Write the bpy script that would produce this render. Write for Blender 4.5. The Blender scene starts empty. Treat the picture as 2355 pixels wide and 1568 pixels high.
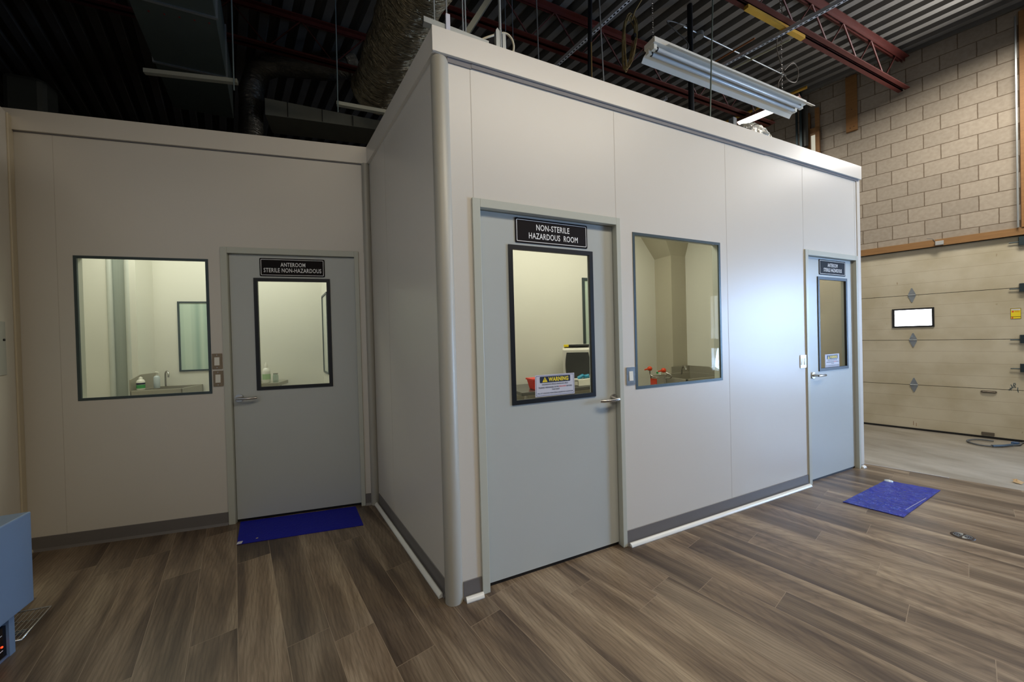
import bpy, math, random
from mathutils import Matrix, Vector
random.seed(7)
scn = bpy.context.scene
COL = scn.collection
PI = math.pi

# ------------------------------------------------------------------ materials
def lin(c):
    r = []
    for v in c[:3]:
        v = v / 255.0
        r.append(v / 12.92 if v <= 0.04045 else ((v + 0.055) / 1.055) ** 2.4)
    return (r[0], r[1], r[2], 1.0)

MATS = {}
def new_mat(name):
    m = bpy.data.materials.new(name); m.use_nodes = True
    nt = m.node_tree; nt.nodes.clear()
    out = nt.nodes.new('ShaderNodeOutputMaterial')
    b = nt.nodes.new('ShaderNodeBsdfPrincipled')
    nt.links.new(b.outputs[0], out.inputs[0])
    return m, nt, b, out

def mat(name, col, rough=0.5, metal=0.0, var=0.06, scale=8.0, bump=0.0, bscale=60.0, emit=0.0, stretch=None, spec=None):
    """a painted / metal / plastic surface with a little procedural variation"""
    if name in MATS: return MATS[name]
    m, nt, b, out = new_mat(name)
    c = lin(col)
    tc = nt.nodes.new('ShaderNodeTexCoord')
    mp = nt.nodes.new('ShaderNodeMapping')
    if stretch: mp.inputs['Scale'].default_value = stretch
    nt.links.new(tc.outputs['Object'], mp.inputs['Vector'])
    n = nt.nodes.new('ShaderNodeTexNoise'); n.inputs['Scale'].default_value = scale; n.inputs['Detail'].default_value = 4
    nt.links.new(mp.outputs[0], n.inputs['Vector'])
    r = nt.nodes.new('ShaderNodeMixRGB'); r.blend_type = 'MIX'
    r.inputs[1].default_value = [max(0, x * (1 - var)) for x in c[:3]] + [1]
    r.inputs[2].default_value = [min(1, x * (1 + var)) for x in c[:3]] + [1]
    nt.links.new(n.outputs['Fac'], r.inputs[0])
    nt.links.new(r.outputs[0], b.inputs['Base Color'])
    b.inputs['Roughness'].default_value = rough
    b.inputs['Metallic'].default_value = metal
    if spec is not None: b.inputs['Specular IOR Level'].default_value = spec
    if bump:
        n2 = nt.nodes.new('ShaderNodeTexNoise'); n2.inputs['Scale'].default_value = bscale; n2.inputs['Detail'].default_value = 3
        nt.links.new(mp.outputs[0], n2.inputs['Vector'])
        bp = nt.nodes.new('ShaderNodeBump'); bp.inputs['Strength'].default_value = bump; bp.inputs['Distance'].default_value = 0.01
        nt.links.new(n2.outputs['Fac'], bp.inputs['Height']); nt.links.new(bp.outputs[0], b.inputs['Normal'])
    if emit:
        b.inputs['Emission Color'].default_value = c; b.inputs['Emission Strength'].default_value = emit
    MATS[name] = m
    return m

def glass_mat(name, tint=(255, 255, 255), refl=1.0):
    m = bpy.data.materials.new(name); m.use_nodes = True
    nt = m.node_tree; nt.nodes.clear()
    out = nt.nodes.new('ShaderNodeOutputMaterial')
    mx = nt.nodes.new('ShaderNodeMixShader'); t = nt.nodes.new('ShaderNodeBsdfTransparent'); g = nt.nodes.new('ShaderNodeBsdfGlossy')
    f = nt.nodes.new('ShaderNodeLayerWeight'); f.inputs['Blend'].default_value = 0.5
    pw = nt.nodes.new('ShaderNodeMath'); pw.operation = 'POWER'; pw.inputs[1].default_value = 5.0
    mul = nt.nodes.new('ShaderNodeMath'); mul.operation = 'MULTIPLY_ADD'; mul.inputs[1].default_value = 0.9 * refl; mul.inputs[2].default_value = 0.075 * refl
    nt.links.new(f.outputs['Facing'], pw.inputs[0])
    g.inputs['Roughness'].default_value = 0.01
    n = nt.nodes.new('ShaderNodeTexNoise'); n.inputs['Scale'].default_value = 2.0
    r = nt.nodes.new('ShaderNodeMixRGB'); c = lin(tint)
    r.inputs[1].default_value = c; r.inputs[2].default_value = [x * 0.97 for x in c[:3]] + [1]
    nt.links.new(n.outputs['Fac'], r.inputs[0]); nt.links.new(r.outputs[0], t.inputs['Color'])
    nt.links.new(pw.outputs[0], mul.inputs[0]); nt.links.new(mul.outputs[0], mx.inputs[0])
    nt.links.new(t.outputs[0], mx.inputs[1]); nt.links.new(g.outputs[0], mx.inputs[2]); nt.links.new(mx.outputs[0], out.inputs[0])
    return m

def plank_mat():
    m, nt, b, out = new_mat('vinyl_planks')
    N = nt.nodes.new; L = nt.links.new
    tc = N('ShaderNodeTexCoord'); mp = N('ShaderNodeMapping')
    mp.inputs['Rotation'].default_value = (0, 0, -math.radians(104))
    L(tc.outputs['Object'], mp.inputs['Vector'])
    # brick layout = planks
    sx = N('ShaderNodeSeparateXYZ'); L(mp.outputs[0], sx.inputs[0])
    dv = N('ShaderNodeMath'); dv.operation = 'DIVIDE'; dv.inputs[1].default_value = 0.182; L(sx.outputs['Y'], dv.inputs[0])
    fl = N('ShaderNodeMath'); fl.operation = 'FLOOR'; L(dv.outputs[0], fl.inputs[0])
    wn = N('ShaderNodeTexWhiteNoise'); wn.noise_dimensions = '1D'; L(fl.outputs[0], wn.inputs['W'])
    ma = N('ShaderNodeMath'); ma.operation = 'MULTIPLY_ADD'; ma.inputs[1].default_value = 1.22; L(wn.outputs['Value'], ma.inputs[0]); L(sx.outputs['X'], ma.inputs[2])
    cx = N('ShaderNodeCombineXYZ'); L(ma.outputs[0], cx.inputs[0]); L(sx.outputs['Y'], cx.inputs[1])
    br = N('ShaderNodeTexBrick'); br.offset = 0.0; br.offset_frequency = 2; br.squash = 1.0
    for k, v in (('Scale', 1.0), ('Mortar Size', 0.0012), ('Mortar Smooth', 0.2), ('Bias', 0.0), ('Brick Width', 1.22), ('Row Height', 0.182)):
        br.inputs[k].default_value = v
    br.inputs['Color1'].default_value = (0, 0, 0, 1); br.inputs['Color2'].default_value = (1, 1, 1, 1); br.inputs['Mortar'].default_value = (0.5, 0.5, 0.5, 1)
    L(cx.outputs[0], br.inputs['Vector'])
    # per-plank shift of the grain
    sh = N('ShaderNodeVectorMath'); sh.operation = 'MULTIPLY_ADD'
    L(br.outputs['Color'], sh.inputs[0]); sh.inputs[1].default_value = (7.3, 3.1, 5.0); L(mp.outputs[0], sh.inputs[2])
    g1 = N('ShaderNodeMapping'); g1.inputs['Scale'].default_value = (0.9, 7.5, 1.0); L(sh.outputs[0], g1.inputs['Vector'])
    n1 = N('ShaderNodeTexNoise'); n1.inputs['Scale'].default_value = 1.0; n1.inputs['Detail'].default_value = 5; n1.inputs['Distortion'].default_value = 0.6
    L(g1.outputs[0], n1.inputs['Vector'])
    g2 = N('ShaderNodeMapping'); g2.inputs['Scale'].default_value = (5.0, 130.0, 1.0); L(sh.outputs[0], g2.inputs['Vector'])
    n2 = N('ShaderNodeTexNoise'); n2.inputs['Scale'].default_value = 1.0; n2.inputs['Detail'].default_value = 4; n2.inputs['Distortion'].default_value = 1.2
    L(g2.outputs[0], n2.inputs['Vector'])
    g3 = N('ShaderNodeMapping'); g3.inputs['Scale'].default_value = (1.4, 6.0, 1.0); L(sh.outputs[0], g3.inputs['Vector'])
    wv = N('ShaderNodeTexWave'); wv.wave_type = 'RINGS'; wv.rings_direction = 'SPHERICAL'
    wv.inputs['Scale'].default_value = 3.0; wv.inputs['Distortion'].default_value = 7.0; wv.inputs['Detail'].default_value = 3; wv.inputs['Detail Scale'].default_value = 1.2
    L(g3.outputs[0], wv.inputs['Vector'])
    def mix(a, bb, fac, typ='MIX'):
        x = N('ShaderNodeMixRGB'); x.blend_type = typ
        for s, i in ((a, 1), (bb, 2)):
            if isinstance(s, tuple): x.inputs[i].default_value = s
            else: L(s, x.inputs[i])
        if isinstance(fac, float): x.inputs[0].default_value = fac
        else: L(fac, x.inputs[0])
        return x.outputs[0]
    ramp = N('ShaderNodeValToRGB')
    e = ramp.color_ramp.elements
    e[0].position = 0.34; e[0].color = lin((86, 72, 60)); e[1].position = 0.68; e[1].color = lin((160, 145, 124))
    mid = ramp.color_ramp.elements.new(0.50); mid.color = lin((124, 108, 90))
    L(n1.outputs['Fac'], ramp.inputs[0])
    tone = N('ShaderNodeValToRGB'); t = tone.color_ramp.elements
    t[0].color = (0.60, 0.58, 0.57, 1); t[1].color = (1.06, 1.04, 1.01, 1)
    L(br.outputs['Color'], tone.inputs[0])
    c = mix(ramp.outputs[0], tone.outputs[0], 1.0, 'MULTIPLY')
    fr = N('ShaderNodeValToRGB'); f = fr.color_ramp.elements
    f[0].position = 0.35; f[0].color = (0.70, 0.68, 0.66, 1); f[1].position = 0.6; f[1].color = (1.06, 1.05, 1.04, 1)
    L(n2.outputs['Fac'], fr.inputs[0])
    c = mix(c, fr.outputs[0], 0.75, 'MULTIPLY')
    wr = N('ShaderNodeValToRGB'); w = wr.color_ramp.elements
    w[0].position = 0.0; w[0].color = (0.72, 0.7, 0.68, 1); w[1].position = 0.5; w[1].color = (1, 1, 1, 1)
    L(wv.outputs['Fac'], wr.inputs[0])
    c = mix(c, wr.outputs[0], 0.7, 'MULTIPLY')
    c = mix(c, lin((140, 124, 104)), br.outputs['Fac'])
    L(c, b.inputs['Base Color'])
    b.inputs['Roughness'].default_value = 0.36
    rr = N('ShaderNodeMapRange'); rr.inputs[3].default_value = 0.30; rr.inputs[4].default_value = 0.46
    L(n1.outputs['Fac'], rr.inputs[0]); L(rr.outputs[0], b.inputs['Roughness'])
    bp = N('ShaderNodeBump'); bp.inputs['Strength'].default_value = 0.12; bp.inputs['Distance'].default_value = 0.002
    L(n2.outputs['Fac'], bp.inputs['Height']); L(bp.outputs[0], b.inputs['Normal'])
    return m

def block_mat(name, base, mortar, bw=0.30, rh=0.194, off=(0.03, -0.158), rot=False, gain=1.0):
    m, nt, b, out = new_mat(name); N = nt.nodes.new; L = nt.links.new
    tc = N('ShaderNodeTexCoord'); sp = N('ShaderNodeSeparateXYZ'); L(tc.outputs['Object'], sp.inputs[0])
    cb = N('ShaderNodeCombineXYZ')
    a1 = N('ShaderNodeMath'); a1.operation = 'MULTIPLY_ADD'; a1.inputs[1].default_value = -1.0; a1.inputs[2].default_value = off[0] + 30 * bw
    a2 = N('ShaderNodeMath'); a2.operation = 'ADD'; a2.inputs[1].default_value = off[1]
    L(sp.outputs['X'], a1.inputs[0]); L(sp.outputs['Z'], a2.inputs[0]); L(a1.outputs[0], cb.inputs[0]); L(a2.outputs[0], cb.inputs[1])
    n0 = N('ShaderNodeTexNoise'); n0.inputs['Scale'].default_value = 12; L(tc.outputs['Object'], n0.inputs['Vector'])
    wob = N('ShaderNodeVectorMath'); wob.operation = 'MULTIPLY_ADD'; L(n0.outputs['Color'], wob.inputs[0]); wob.inputs[1].default_value = (0.006, 0.006, 0); L(cb.outputs[0], wob.inputs[2])
    br = N('ShaderNodeTexBrick'); br.offset = 0.5
    for k, v in (('Scale', 1.0), ('Mortar Size', 0.0055), ('Mortar Smooth', 0.35), ('Brick Width', bw), ('Row Height', rh)):
        br.inputs[k].default_value = v
    c = lin(base)
    br.inputs['Color1'].default_value = [x * 0.9 for x in c[:3]] + [1]; br.inputs['Color2'].default_value = [x * 1.07 for x in c[:3]] + [1]; br.inputs['Mortar'].default_value = lin(mortar)
    L(wob.outputs[0], br.inputs['Vector'])
    n = N('ShaderNodeTexNoise'); n.inputs['Scale'].default_value = 26; n.inputs['Detail'].default_value = 6; L(tc.outputs['Object'], n.inputs['Vector'])
    rp = N('ShaderNodeValToRGB'); rp.color_ramp.elements[0].position = 0.3; rp.color_ramp.elements[0].color = (0.78, 0.76, 0.74, 1); rp.color_ramp.elements[1].position = 0.65
    L(n.outputs['Fac'], rp.inputs[0])
    mx = N('ShaderNodeMixRGB'); mx.blend_type = 'MULTIPLY'; mx.inputs[0].default_value = 0.7
    L(br.outputs['Color'], mx.inputs[1]); L(rp.outputs[0], mx.inputs[2]); L(mx.outputs[0], b.inputs['Base Color'])
    b.inputs['Roughness'].default_value = 0.85
    h = N('ShaderNodeMixRGB'); h.inputs[0].default_value = 0.3; L(br.outputs['Fac'], h.inputs[1]); L(n.outputs['Fac'], h.inputs[2])
    bp = N('ShaderNodeBump'); bp.invert = True; bp.inputs['Strength'].default_value = 0.5; bp.inputs['Distance'].default_value = 0.01
    L(h.outputs[0], bp.inputs['Height']); L(bp.outputs[0], b.inputs['Normal'])
    return m

def concrete_mat():
    m, nt, b, out = new_mat('concrete_slab'); N = nt.nodes.new; L = nt.links.new
    tc = N('ShaderNodeTexCoord'); mp = N('ShaderNodeMapping'); mp.inputs['Scale'].default_value = (1, 0.35, 1); mp.inputs['Rotation'].default_value = (0, 0, 0.3)
    L(tc.outputs['Object'], mp.inputs[0])
    n = N('ShaderNodeTexNoise'); n.inputs['Scale'].default_value = 3.2; n.inputs['Detail'].default_value = 8; n.inputs['Roughness'].default_value = 0.65; L(mp.outputs[0], n.inputs['Vector'])
    r = N('ShaderNodeValToRGB'); e = r.color_ramp.elements; e[0].position = 0.3; e[0].color = lin((118, 112, 100)); e[1].position = 0.7; e[1].color = lin((165, 160, 150))
    L(n.outputs['Fac'], r.inputs[0]); L(r.outputs[0], b.inputs['Base Color']); b.inputs['Roughness'].default_value = 0.36
    return m

def crinkle_mat(name, col, metal, rough, scale, strength, dist=0.02, stretch=(1, 1, 1), col2=None):
    m, nt, b, out = new_mat(name); N = nt.nodes.new; L = nt.links.new
    tc = N('ShaderNodeTexCoord'); mp = N('ShaderNodeMapping'); mp.inputs['Scale'].default_value = stretch; L(tc.outputs['Object'], mp.inputs[0])
    v = N('ShaderNodeTexVoronoi'); v.feature = 'DISTANCE_TO_EDGE'; v.inputs['Scale'].default_value = scale
    n = N('ShaderNodeTexNoise'); n.inputs['Scale'].default_value = scale * 0.7; n.inputs['Detail'].default_value = 6; n.inputs['Distortion'].default_value = 1.5
    L(mp.outputs[0], n.inputs['Vector'])
    ad = N('ShaderNodeVectorMath'); ad.operation = 'MULTIPLY_ADD'; L(n.outputs['Color'], ad.inputs[0]); ad.inputs[1].default_value = (0.2, 0.2, 0.2); L(mp.outputs[0], ad.inputs[2]); L(ad.outputs[0], v.inputs['Vector'])
    mx = N('ShaderNodeMixRGB'); mx.inputs[0].default_value = 0.5; L(v.outputs['Distance'], mx.inputs[1]); L(n.outputs['Fac'], mx.inputs[2])
    bp = N('ShaderNodeBump'); bp.inputs['Strength'].default_value = strength; bp.inputs['Distance'].default_value = dist
    L(mx.outputs[0], bp.inputs['Height']); L(bp.outputs[0], b.inputs['Normal'])
    c = lin(col); c2 = lin(col2) if col2 else [x * 0.7 for x in c[:3]] + [1]
    r = N('ShaderNodeMixRGB'); r.inputs[1].default_value = c; r.inputs[2].default_value = c2; L(n.outputs['Fac'], r.inputs[0]); L(r.outputs[0], b.inputs['Base Color'])
    b.inputs['Metallic'].default_value = metal; b.inputs['Roughness'].default_value = rough
    return m

def garage_mat():
    m, nt, b, out = new_mat('garage_door_paint'); N = nt.nodes.new; L = nt.links.new
    tc = N('ShaderNodeTexCoord'); sp = N('ShaderNodeSeparateXYZ'); L(tc.outputs['Object'], sp.inputs[0])
    # thin pressed grooves, five per section
    w = N('ShaderNodeMath'); w.operation = 'FRACT'; d = N('ShaderNodeMath'); d.operation = 'DIVIDE'; d.inputs[1].default_value = 0.156
    L(sp.outputs['Z'], d.inputs[0]); L(d.outputs[0], w.inputs[0])
    lt = N('ShaderNodeMath'); lt.operation = 'LESS_THAN'; lt.inputs[1].default_value = 0.022; L(w.outputs[0], lt.inputs[0])
    n = N('ShaderNodeTexNoise'); n.inputs['Scale'].default_value = 2.5; n.inputs['Detail'].default_value = 8; L(tc.outputs['Object'], n.inputs['Vector'])
    r = N('ShaderNodeValToRGB'); e = r.color_ramp.elements; e[0].position = 0.35; e[0].color = lin((182, 172, 146)); e[1].position = 0.6; e[1].color = lin((200, 192, 170))
    L(n.outputs['Fac'], r.inputs[0])
    ns = N('ShaderNodeTexNoise'); ns.inputs['Scale'].default_value = 30; ns.inputs['Detail'].default_value = 2
    mp = N('ShaderNodeMapping'); mp.inputs['Scale'].default_value = (1.0, 1.0, 0.35); L(tc.outputs['Object'], mp.inputs[0]); L(mp.outputs[0], ns.inputs['Vector'])
    rs = N('ShaderNodeValToRGB'); e = rs.color_ramp.elements; e[0].position = 0.75; e[0].color = (1, 1, 1, 1); e[1].position = 0.82; e[1].color = (0.62, 0.5, 0.38, 1)
    L(ns.outputs['Fac'], rs.inputs[0])
    m1 = N('ShaderNodeMixRGB'); m1.blend_type = 'MULTIPLY'; m1.inputs[0].default_value = 0.8; L(r.outputs[0], m1.inputs[1]); L(rs.outputs[0], m1.inputs[2])
    sc = N('ShaderNodeMath'); sc.operation = 'MULTIPLY'; sc.inputs[1].default_value = 0.45; L(lt.outputs[0], sc.inputs[0])
    m2 = N('ShaderNodeMixRGB'); L(sc.outputs[0], m2.inputs[0]); L(m1.outputs[0], m2.inputs[1]); m2.inputs[2].default_value = lin((120, 95, 65))
    L(m2.outputs[0], b.inputs['Base Color']); b.inputs['Roughness'].default_value = 0.5
    return m

WHITE = mat('panel_paint', (210, 205, 195), 0.37, var=0.02, scale=2)
WHITE_IN = mat('interior_paint', (226, 225, 214), 0.45, var=0.015, scale=2)
TRIMW = mat('trim_paint', (216, 210, 199), 0.32, var=0.02, scale=2)
CREAM = mat('cream_paint', (196, 184, 158), 0.4, var=0.03)
DOORM = mat('door_paint', (184, 188, 184), 0.36, var=0.02, scale=2)
JAMB = mat('jamb_paint', (188, 190, 178), 0.34, var=0.02, scale=3)
GREY = mat('vinyl_base', (108, 104, 102), 0.45, var=0.05)
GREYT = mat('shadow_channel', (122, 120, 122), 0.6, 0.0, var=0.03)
ALU = mat('anodised_aluminium', (172, 169, 158), 0.45, 0.12, var=0.02, scale=3)
STEEL = mat('brushed_steel', (190, 188, 184), 0.25, 0.95, var=0.05, scale=6, stretch=(1, 1, 20))
GALV = mat('galvanised_steel', (150, 156, 160), 0.38, 0.8, var=0.12, scale=25)
DUCTM = mat('duct_sheet', (80, 90, 86), 0.42, 0.5, var=0.12, scale=5)
BLACK = mat('black_gasket', (14, 14, 16), 0.45, var=0.1)
DARKG = mat('grey_green_gasket', (66, 78, 80), 0.4, 0.2, var=0.05)
SIGNB = mat('sign_black', (20, 14, 14), 0.6, var=0.1, spec=0.15)
SIGNW = mat('sign_lettering', (240, 240, 240), 0.5, var=0.02)
LABW = mat('label_white', (205, 205, 215), 0.5, var=0.02)
NAVY = mat('label_navy', (30, 36, 62), 0.5, var=0.02)
LBLUE = mat('label_outline_blue', (40, 46, 110), 0.5)
YEL = mat('label_yellow', (240, 215, 40), 0.5, var=0.03)
REDT = mat('label_red', (220, 50, 50), 0.5)
WOOD = mat('fir_lumber', (146, 104, 58), 0.6, var=0.28, scale=5, stretch=(1, 1, 12), bump=0.1)
WOODH = mat('fir_lumber_across', (142, 104, 60), 0.6, var=0.28, scale=5, stretch=(1, 8, 12), bump=0.1)
REDS = mat('red_oxide_steel', (80, 28, 22), 0.55, 0.1, var=0.25, scale=12)
YPIPE = mat('yellow_paint', (190, 146, 48), 0.5, var=0.15, scale=10)
BPIPE = mat('black_pipe', (22, 26, 32), 0.4, 0.3, var=0.2)
WIRE = mat('pale_cable', (205, 196, 170), 0.5, var=0.05)
OLIVE = mat('olive_cable', (132, 112, 66), 0.6, var=0.3, scale=30)
GWIRE = mat('grey_cord', (92, 96, 100), 0.6, var=0.1)
PLW = mat('white_plastic', (228, 226, 214), 0.35, var=0.02)
SMOKE = mat('smoked_plastic', (62, 62, 60), 0.25, var=0.1)
REDP = mat('red_plastic', (230, 60, 48), 0.4, var=0.05)
ORP = mat('orange_cap', (220, 70, 28), 0.4, var=0.05)
BLUEP = mat('blue_plastic', (40, 130, 160), 0.4, var=0.1)
GREENP = mat('green_label', (60, 150, 80), 0.5, var=0.1)
DECK = mat('steel_deck', (104, 102, 98), 0.55, 0.2, var=0.18, scale=2.0, stretch=(3, 3, 3))
ENAMEL = mat('reflector_enamel', (222, 218, 206), 0.3, var=0.03)
TUBEG = mat('unlit_tube', (200, 206, 210), 0.18, var=0.02)
FRIDGE = mat('cabinet_enamel', (118, 136, 156), 0.4, var=0.03)
PANEL = mat('control_panel', (14, 8, 12), 0.2, var=0.1)
LEDR = mat('red_indicator', (255, 50, 20), 0.4, emit=4.0)
LEDW = mat('lit_tube', (255, 250, 240), 0.4, emit=14.0)
SKYW = mat('daylight_pane', (235, 245, 255), 0.4, emit=3.5)
BLUEM = crinkle_mat('blue_sticky_film', (34, 48, 190), 0.0, 0.13, 22, 1.0, 0.035, (1, 1, 1), (40, 62, 170))
BLUED = mat('blue_sticky_mat', (20, 26, 150), 0.55, var=0.12, scale=20, bump=0.3, bscale=90, spec=0.2)
FOIL = crinkle_mat('foil_wrap', (150, 138, 112), 0.75, 0.26, 13, 1.0, 0.05, (0.5, 2.4, 0.8))
FOIL2 = crinkle_mat('bright_foil', (215, 210, 195), 0.95, 0.18, 30, 1.0, 0.03)
BFLEX = crinkle_mat('black_flex', (92, 90, 84), 0.55, 0.25, 9, 0.8, 0.03, (1, 1, 2.5))
GLASS = glass_mat('window_glass', (244, 250, 244), 0.7)
def banded(name, a, b_):
    m, nt, b, out = new_mat(name); N = nt.nodes.new; L = nt.links.new
    tc = N('ShaderNodeTexCoord'); mp = N('ShaderNodeMapping'); mp.inputs['Scale'].default_value = (9, 9, .15); L(tc.outputs['Object'], mp.inputs[0])
    n = N('ShaderNodeTexNoise'); n.inputs['Scale'].default_value = 1; n.inputs['Detail'].default_value = 1; L(mp.outputs[0], n.inputs['Vector'])
    r = N('ShaderNodeValToRGB'); e = r.color_ramp.elements; e[0].position = .35; e[0].color = lin(a); e[1].position = .55; e[1].color = lin(b_); L(n.outputs['Fac'], r.inputs[0])
    L(r.outputs[0], b.inputs['Base Color']); b.inputs['Roughness'].default_value = .15; return m
BAND = banded('green_tinted_view', (150, 176, 164), (196, 214, 198))
CLEAR = glass_mat('clear_plastic', (225, 235, 230), 1.5)
FLOORM = plank_mat()
BLOCK = block_mat('concrete_blocks', (164, 154, 140), (112, 98, 82))
GAR = garage_mat()
CONC = concrete_mat()

# ------------------------------------------------------------------ mesh builder
class MB:
    def __init__(s): s.v = []; s.f = []; s.sm = []
    def add(s, vs, fs, smooth=False):
        k = len(s.v); s.v += [tuple(p) for p in vs]; s.f += [tuple(k + i for i in f) for f in fs]; s.sm += [smooth] * len(fs); return s
    def box(s, x0, x1, y0, y1, z0, z1):
        vs = [(x0, y0, z0), (x1, y0, z0), (x1, y1, z0), (x0, y1, z0), (x0, y0, z1), (x1, y0, z1), (x1, y1, z1), (x0, y1, z1)]
        return s.add(vs, [(0, 3, 2, 1), (4, 5, 6, 7), (0, 1, 5, 4), (1, 2, 6, 5), (2, 3, 7, 6), (3, 0, 4, 7)])
    def hexa(s, b, t):
        return s.add(list(b) + list(t), [(0, 3, 2, 1), (4, 5, 6, 7), (0, 1, 5, 4), (1, 2, 6, 5), (2, 3, 7, 6), (3, 0, 4, 7)])
    def prism(s, poly, axis, a, b, smooth=False):
        """poly 2D extruded along axis ('x','y','z') from a to b"""
        def P(p, t): return (t, p[0], p[1]) if axis == 'x' else ((p[0], t, p[1]) if axis == 'y' else (p[0], p[1], t))
        n = len(poly); vs = [P(p, a) for p in poly] + [P(p, b) for p in poly]
        s.add(vs, [tuple(range(n))[::-1], tuple(range(n, 2 * n))])
        s.add(vs, [(i, (i + 1) % n, n + (i + 1) % n, n + i) for i in range(n)], smooth); return s
    def ring(s, outer, inner, y0, y1):
        """frame between two equal-length xz loops, extruded in y"""
        n = len(outer)
        vs = [(p[0], y0, p[1]) for p in outer] + [(p[0], y0, p[1]) for p in inner] + [(p[0], y1, p[1]) for p in outer] + [(p[0], y1, p[1]) for p in inner]
        fs = []
        for i in range(n):
            j = (i + 1) % n
            fs += [(i, j, n + j, n + i), (2 * n + i, 3 * n + i, 3 * n + j, 2 * n + j), (i, 2 * n + i, 2 * n + j, j), (n + i, n + j, 3 * n + j, 3 * n + i)]
        return s.add(vs, fs)
    def tube(s, pts, r, n=10, smooth=True, caps=True):
        pts = [Vector(p) for p in pts]; R = r if isinstance(r, (list, tuple)) else [r] * len(pts)
        prev = None; rings = []
        for i, p in enumerate(pts):
            d = (pts[min(i + 1, len(pts) - 1)] - pts[max(i - 1, 0)])
            d = d.normalized() if d.length > 1e-9 else Vector((0, 0, 1))
            if prev is None:
                a = Vector((0, 0, 1)) if abs(d.z) < 0.9 else Vector((1, 0, 0)); u = d.cross(a).normalized()
            else:
                u = prev - d * prev.dot(d); u = u.normalized() if u.length > 1e-6 else d.orthogonal().normalized()
            prev = u; w = d.cross(u)
            rings.append([p + (u * math.cos(2 * PI * k / n) + w * math.sin(2 * PI * k / n)) * R[i] for k in range(n)])
        vs = [q for rg in rings for q in rg]; fs = []
        for i in range(len(rings) - 1):
            for k in range(n):
                fs.append((i * n + k, i * n + (k + 1) % n, (i + 1) * n + (k + 1) % n, (i + 1) * n + k))
        s.add(vs, fs, smooth)
        if caps: s.add(rings[0], [tuple(range(n))[::-1]]); s.add(rings[-1], [tuple(range(n))])
        return s
    def lathe(s, prof, c=(0, 0, 0), n=20):
        vs = []; fs = []
        for (r, z) in prof:
            for k in range(n): vs.append((c[0] + r * math.cos(2 * PI * k / n), c[1] + r * math.sin(2 * PI * k / n), c[2] + z))
        for i in range(len(prof) - 1):
            for k in range(n): fs.append((i * n + k, i * n + (k + 1) % n, (i + 1) * n + (k + 1) % n, (i + 1) * n + k))
        s.add(vs, fs, True); s.add(vs[:n], [tuple(range(n))[::-1]]); s.add(vs[-n:], [tuple(range(n))]); return s
    def build(s, name, m, parent=None, frame=None, org=(0, 0, 0), bevel=0.0):
        if parent is not None: org = ORG[parent.name]
        o3 = Vector(org)
        me = bpy.data.meshes.new(name)
        me.from_pydata([tuple(Vector(p) - o3) for p in s.v], [], s.f)
        me.polygons.foreach_set('use_smooth', s.sm); me.update()
        me.materials.append(m)
        o = bpy.data.objects.new(name, me); COL.objects.link(o)
        ORG[o.name] = org
        if parent is not None: o.parent = parent
        else: o.matrix_world = (frame or W) @ Matrix.Translation(o3)
        if bevel:
            b = o.modifiers.new('edge', 'BEVEL'); b.width = bevel; b.segments = 2; b.limit_method = 'ANGLE'
        return o
ORG = {}
W = Matrix.Identity(4)
def frame(x, y, ang): return Matrix.Translation((x, y, 0)) @ Matrix.Rotation(ang, 4, 'Z')
LB = 1.4832; bA = -0.1898; cA = -0.1468; gA = -0.311; GX = 6.778
COx, COy = math.sin(bA) * LB, math.cos(bA) * LB
FA = W
FC = frame(COx, COy, cA)
FB = frame(0, 0, -PI / 2 - bA)
FG = frame(GX, 0, -PI / 2 - gA)
FD = frame(-2.588, 1.798, math.atan2(0.973, -0.229))

def tag(o, label=None, cat=None, group=None, kind=None):
    if label: o['label'] = label
    if cat: o['category'] = cat
    if group: o['group'] = group
    if kind: o['kind'] = kind
    return o
def thing(name, label, cat, fr=None, loc=(0, 0, 0), group=None, kind=None):
    o = bpy.data.objects.new(name, None); COL.objects.link(o); o.empty_display_size = 0.1
    o.matrix_world = (fr or W) @ Matrix.Translation(loc); ORG[o.name] = tuple(loc)
    return tag(o, label, cat, group, kind)
def struct(o, label, cat): return tag(o, label, cat, kind='structure')
def copy_tree(o, parent=None):
    c = o.copy(); COL.objects.link(c); ORG[c.name] = ORG.get(o.name, (0, 0, 0))
    if parent is not None: c.parent = parent
    for ch in list(o.children): copy_tree(ch, c)
    return c

def rrect(x0, x1, z0, z1, r, n=4):
    p = []
    for cx, cz, a in ((x1 - r, z0 + r, -PI / 2), (x1 - r, z1 - r, 0), (x0 + r, z1 - r, PI / 2), (x0 + r, z0 + r, PI)):
        for k in range(n + 1): t = a + PI / 2 * k / n; p.append((cx + r * math.cos(t), cz + r * math.sin(t)))
    return p

def text(body, x0, x1, z0, z1, y, m, parent, name='lettering', bold=0.012):
    cu = bpy.data.curves.new('t', 'FONT'); cu.body = body; cu.size = 1.0; cu.offset = bold; cu.resolution_u = 3
    cu.space_character = 1.08; o = bpy.data.objects.new('t', cu); COL.objects.link(o); bpy.context.view_layer.update()
    me = bpy.data.meshes.new_from_object(o)
    xs = [v.co.x for v in me.vertices]; ys = [v.co.y for v in me.vertices]
    a, b, c, d = min(xs), max(xs), min(ys), max(ys)
    mb = MB()
    mb.add([(x0 + (v.co.x - a) / (b - a) * (x1 - x0), y, z0 + (v.co.y - c) / (d - c) * (z1 - z0)) for v in me.vertices], [tuple(p.vertices) for p in me.polygons])
    bpy.data.objects.remove(o); bpy.data.curves.remove(cu); bpy.data.meshes.remove(me)
    return mb.build(name, m, parent)

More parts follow.
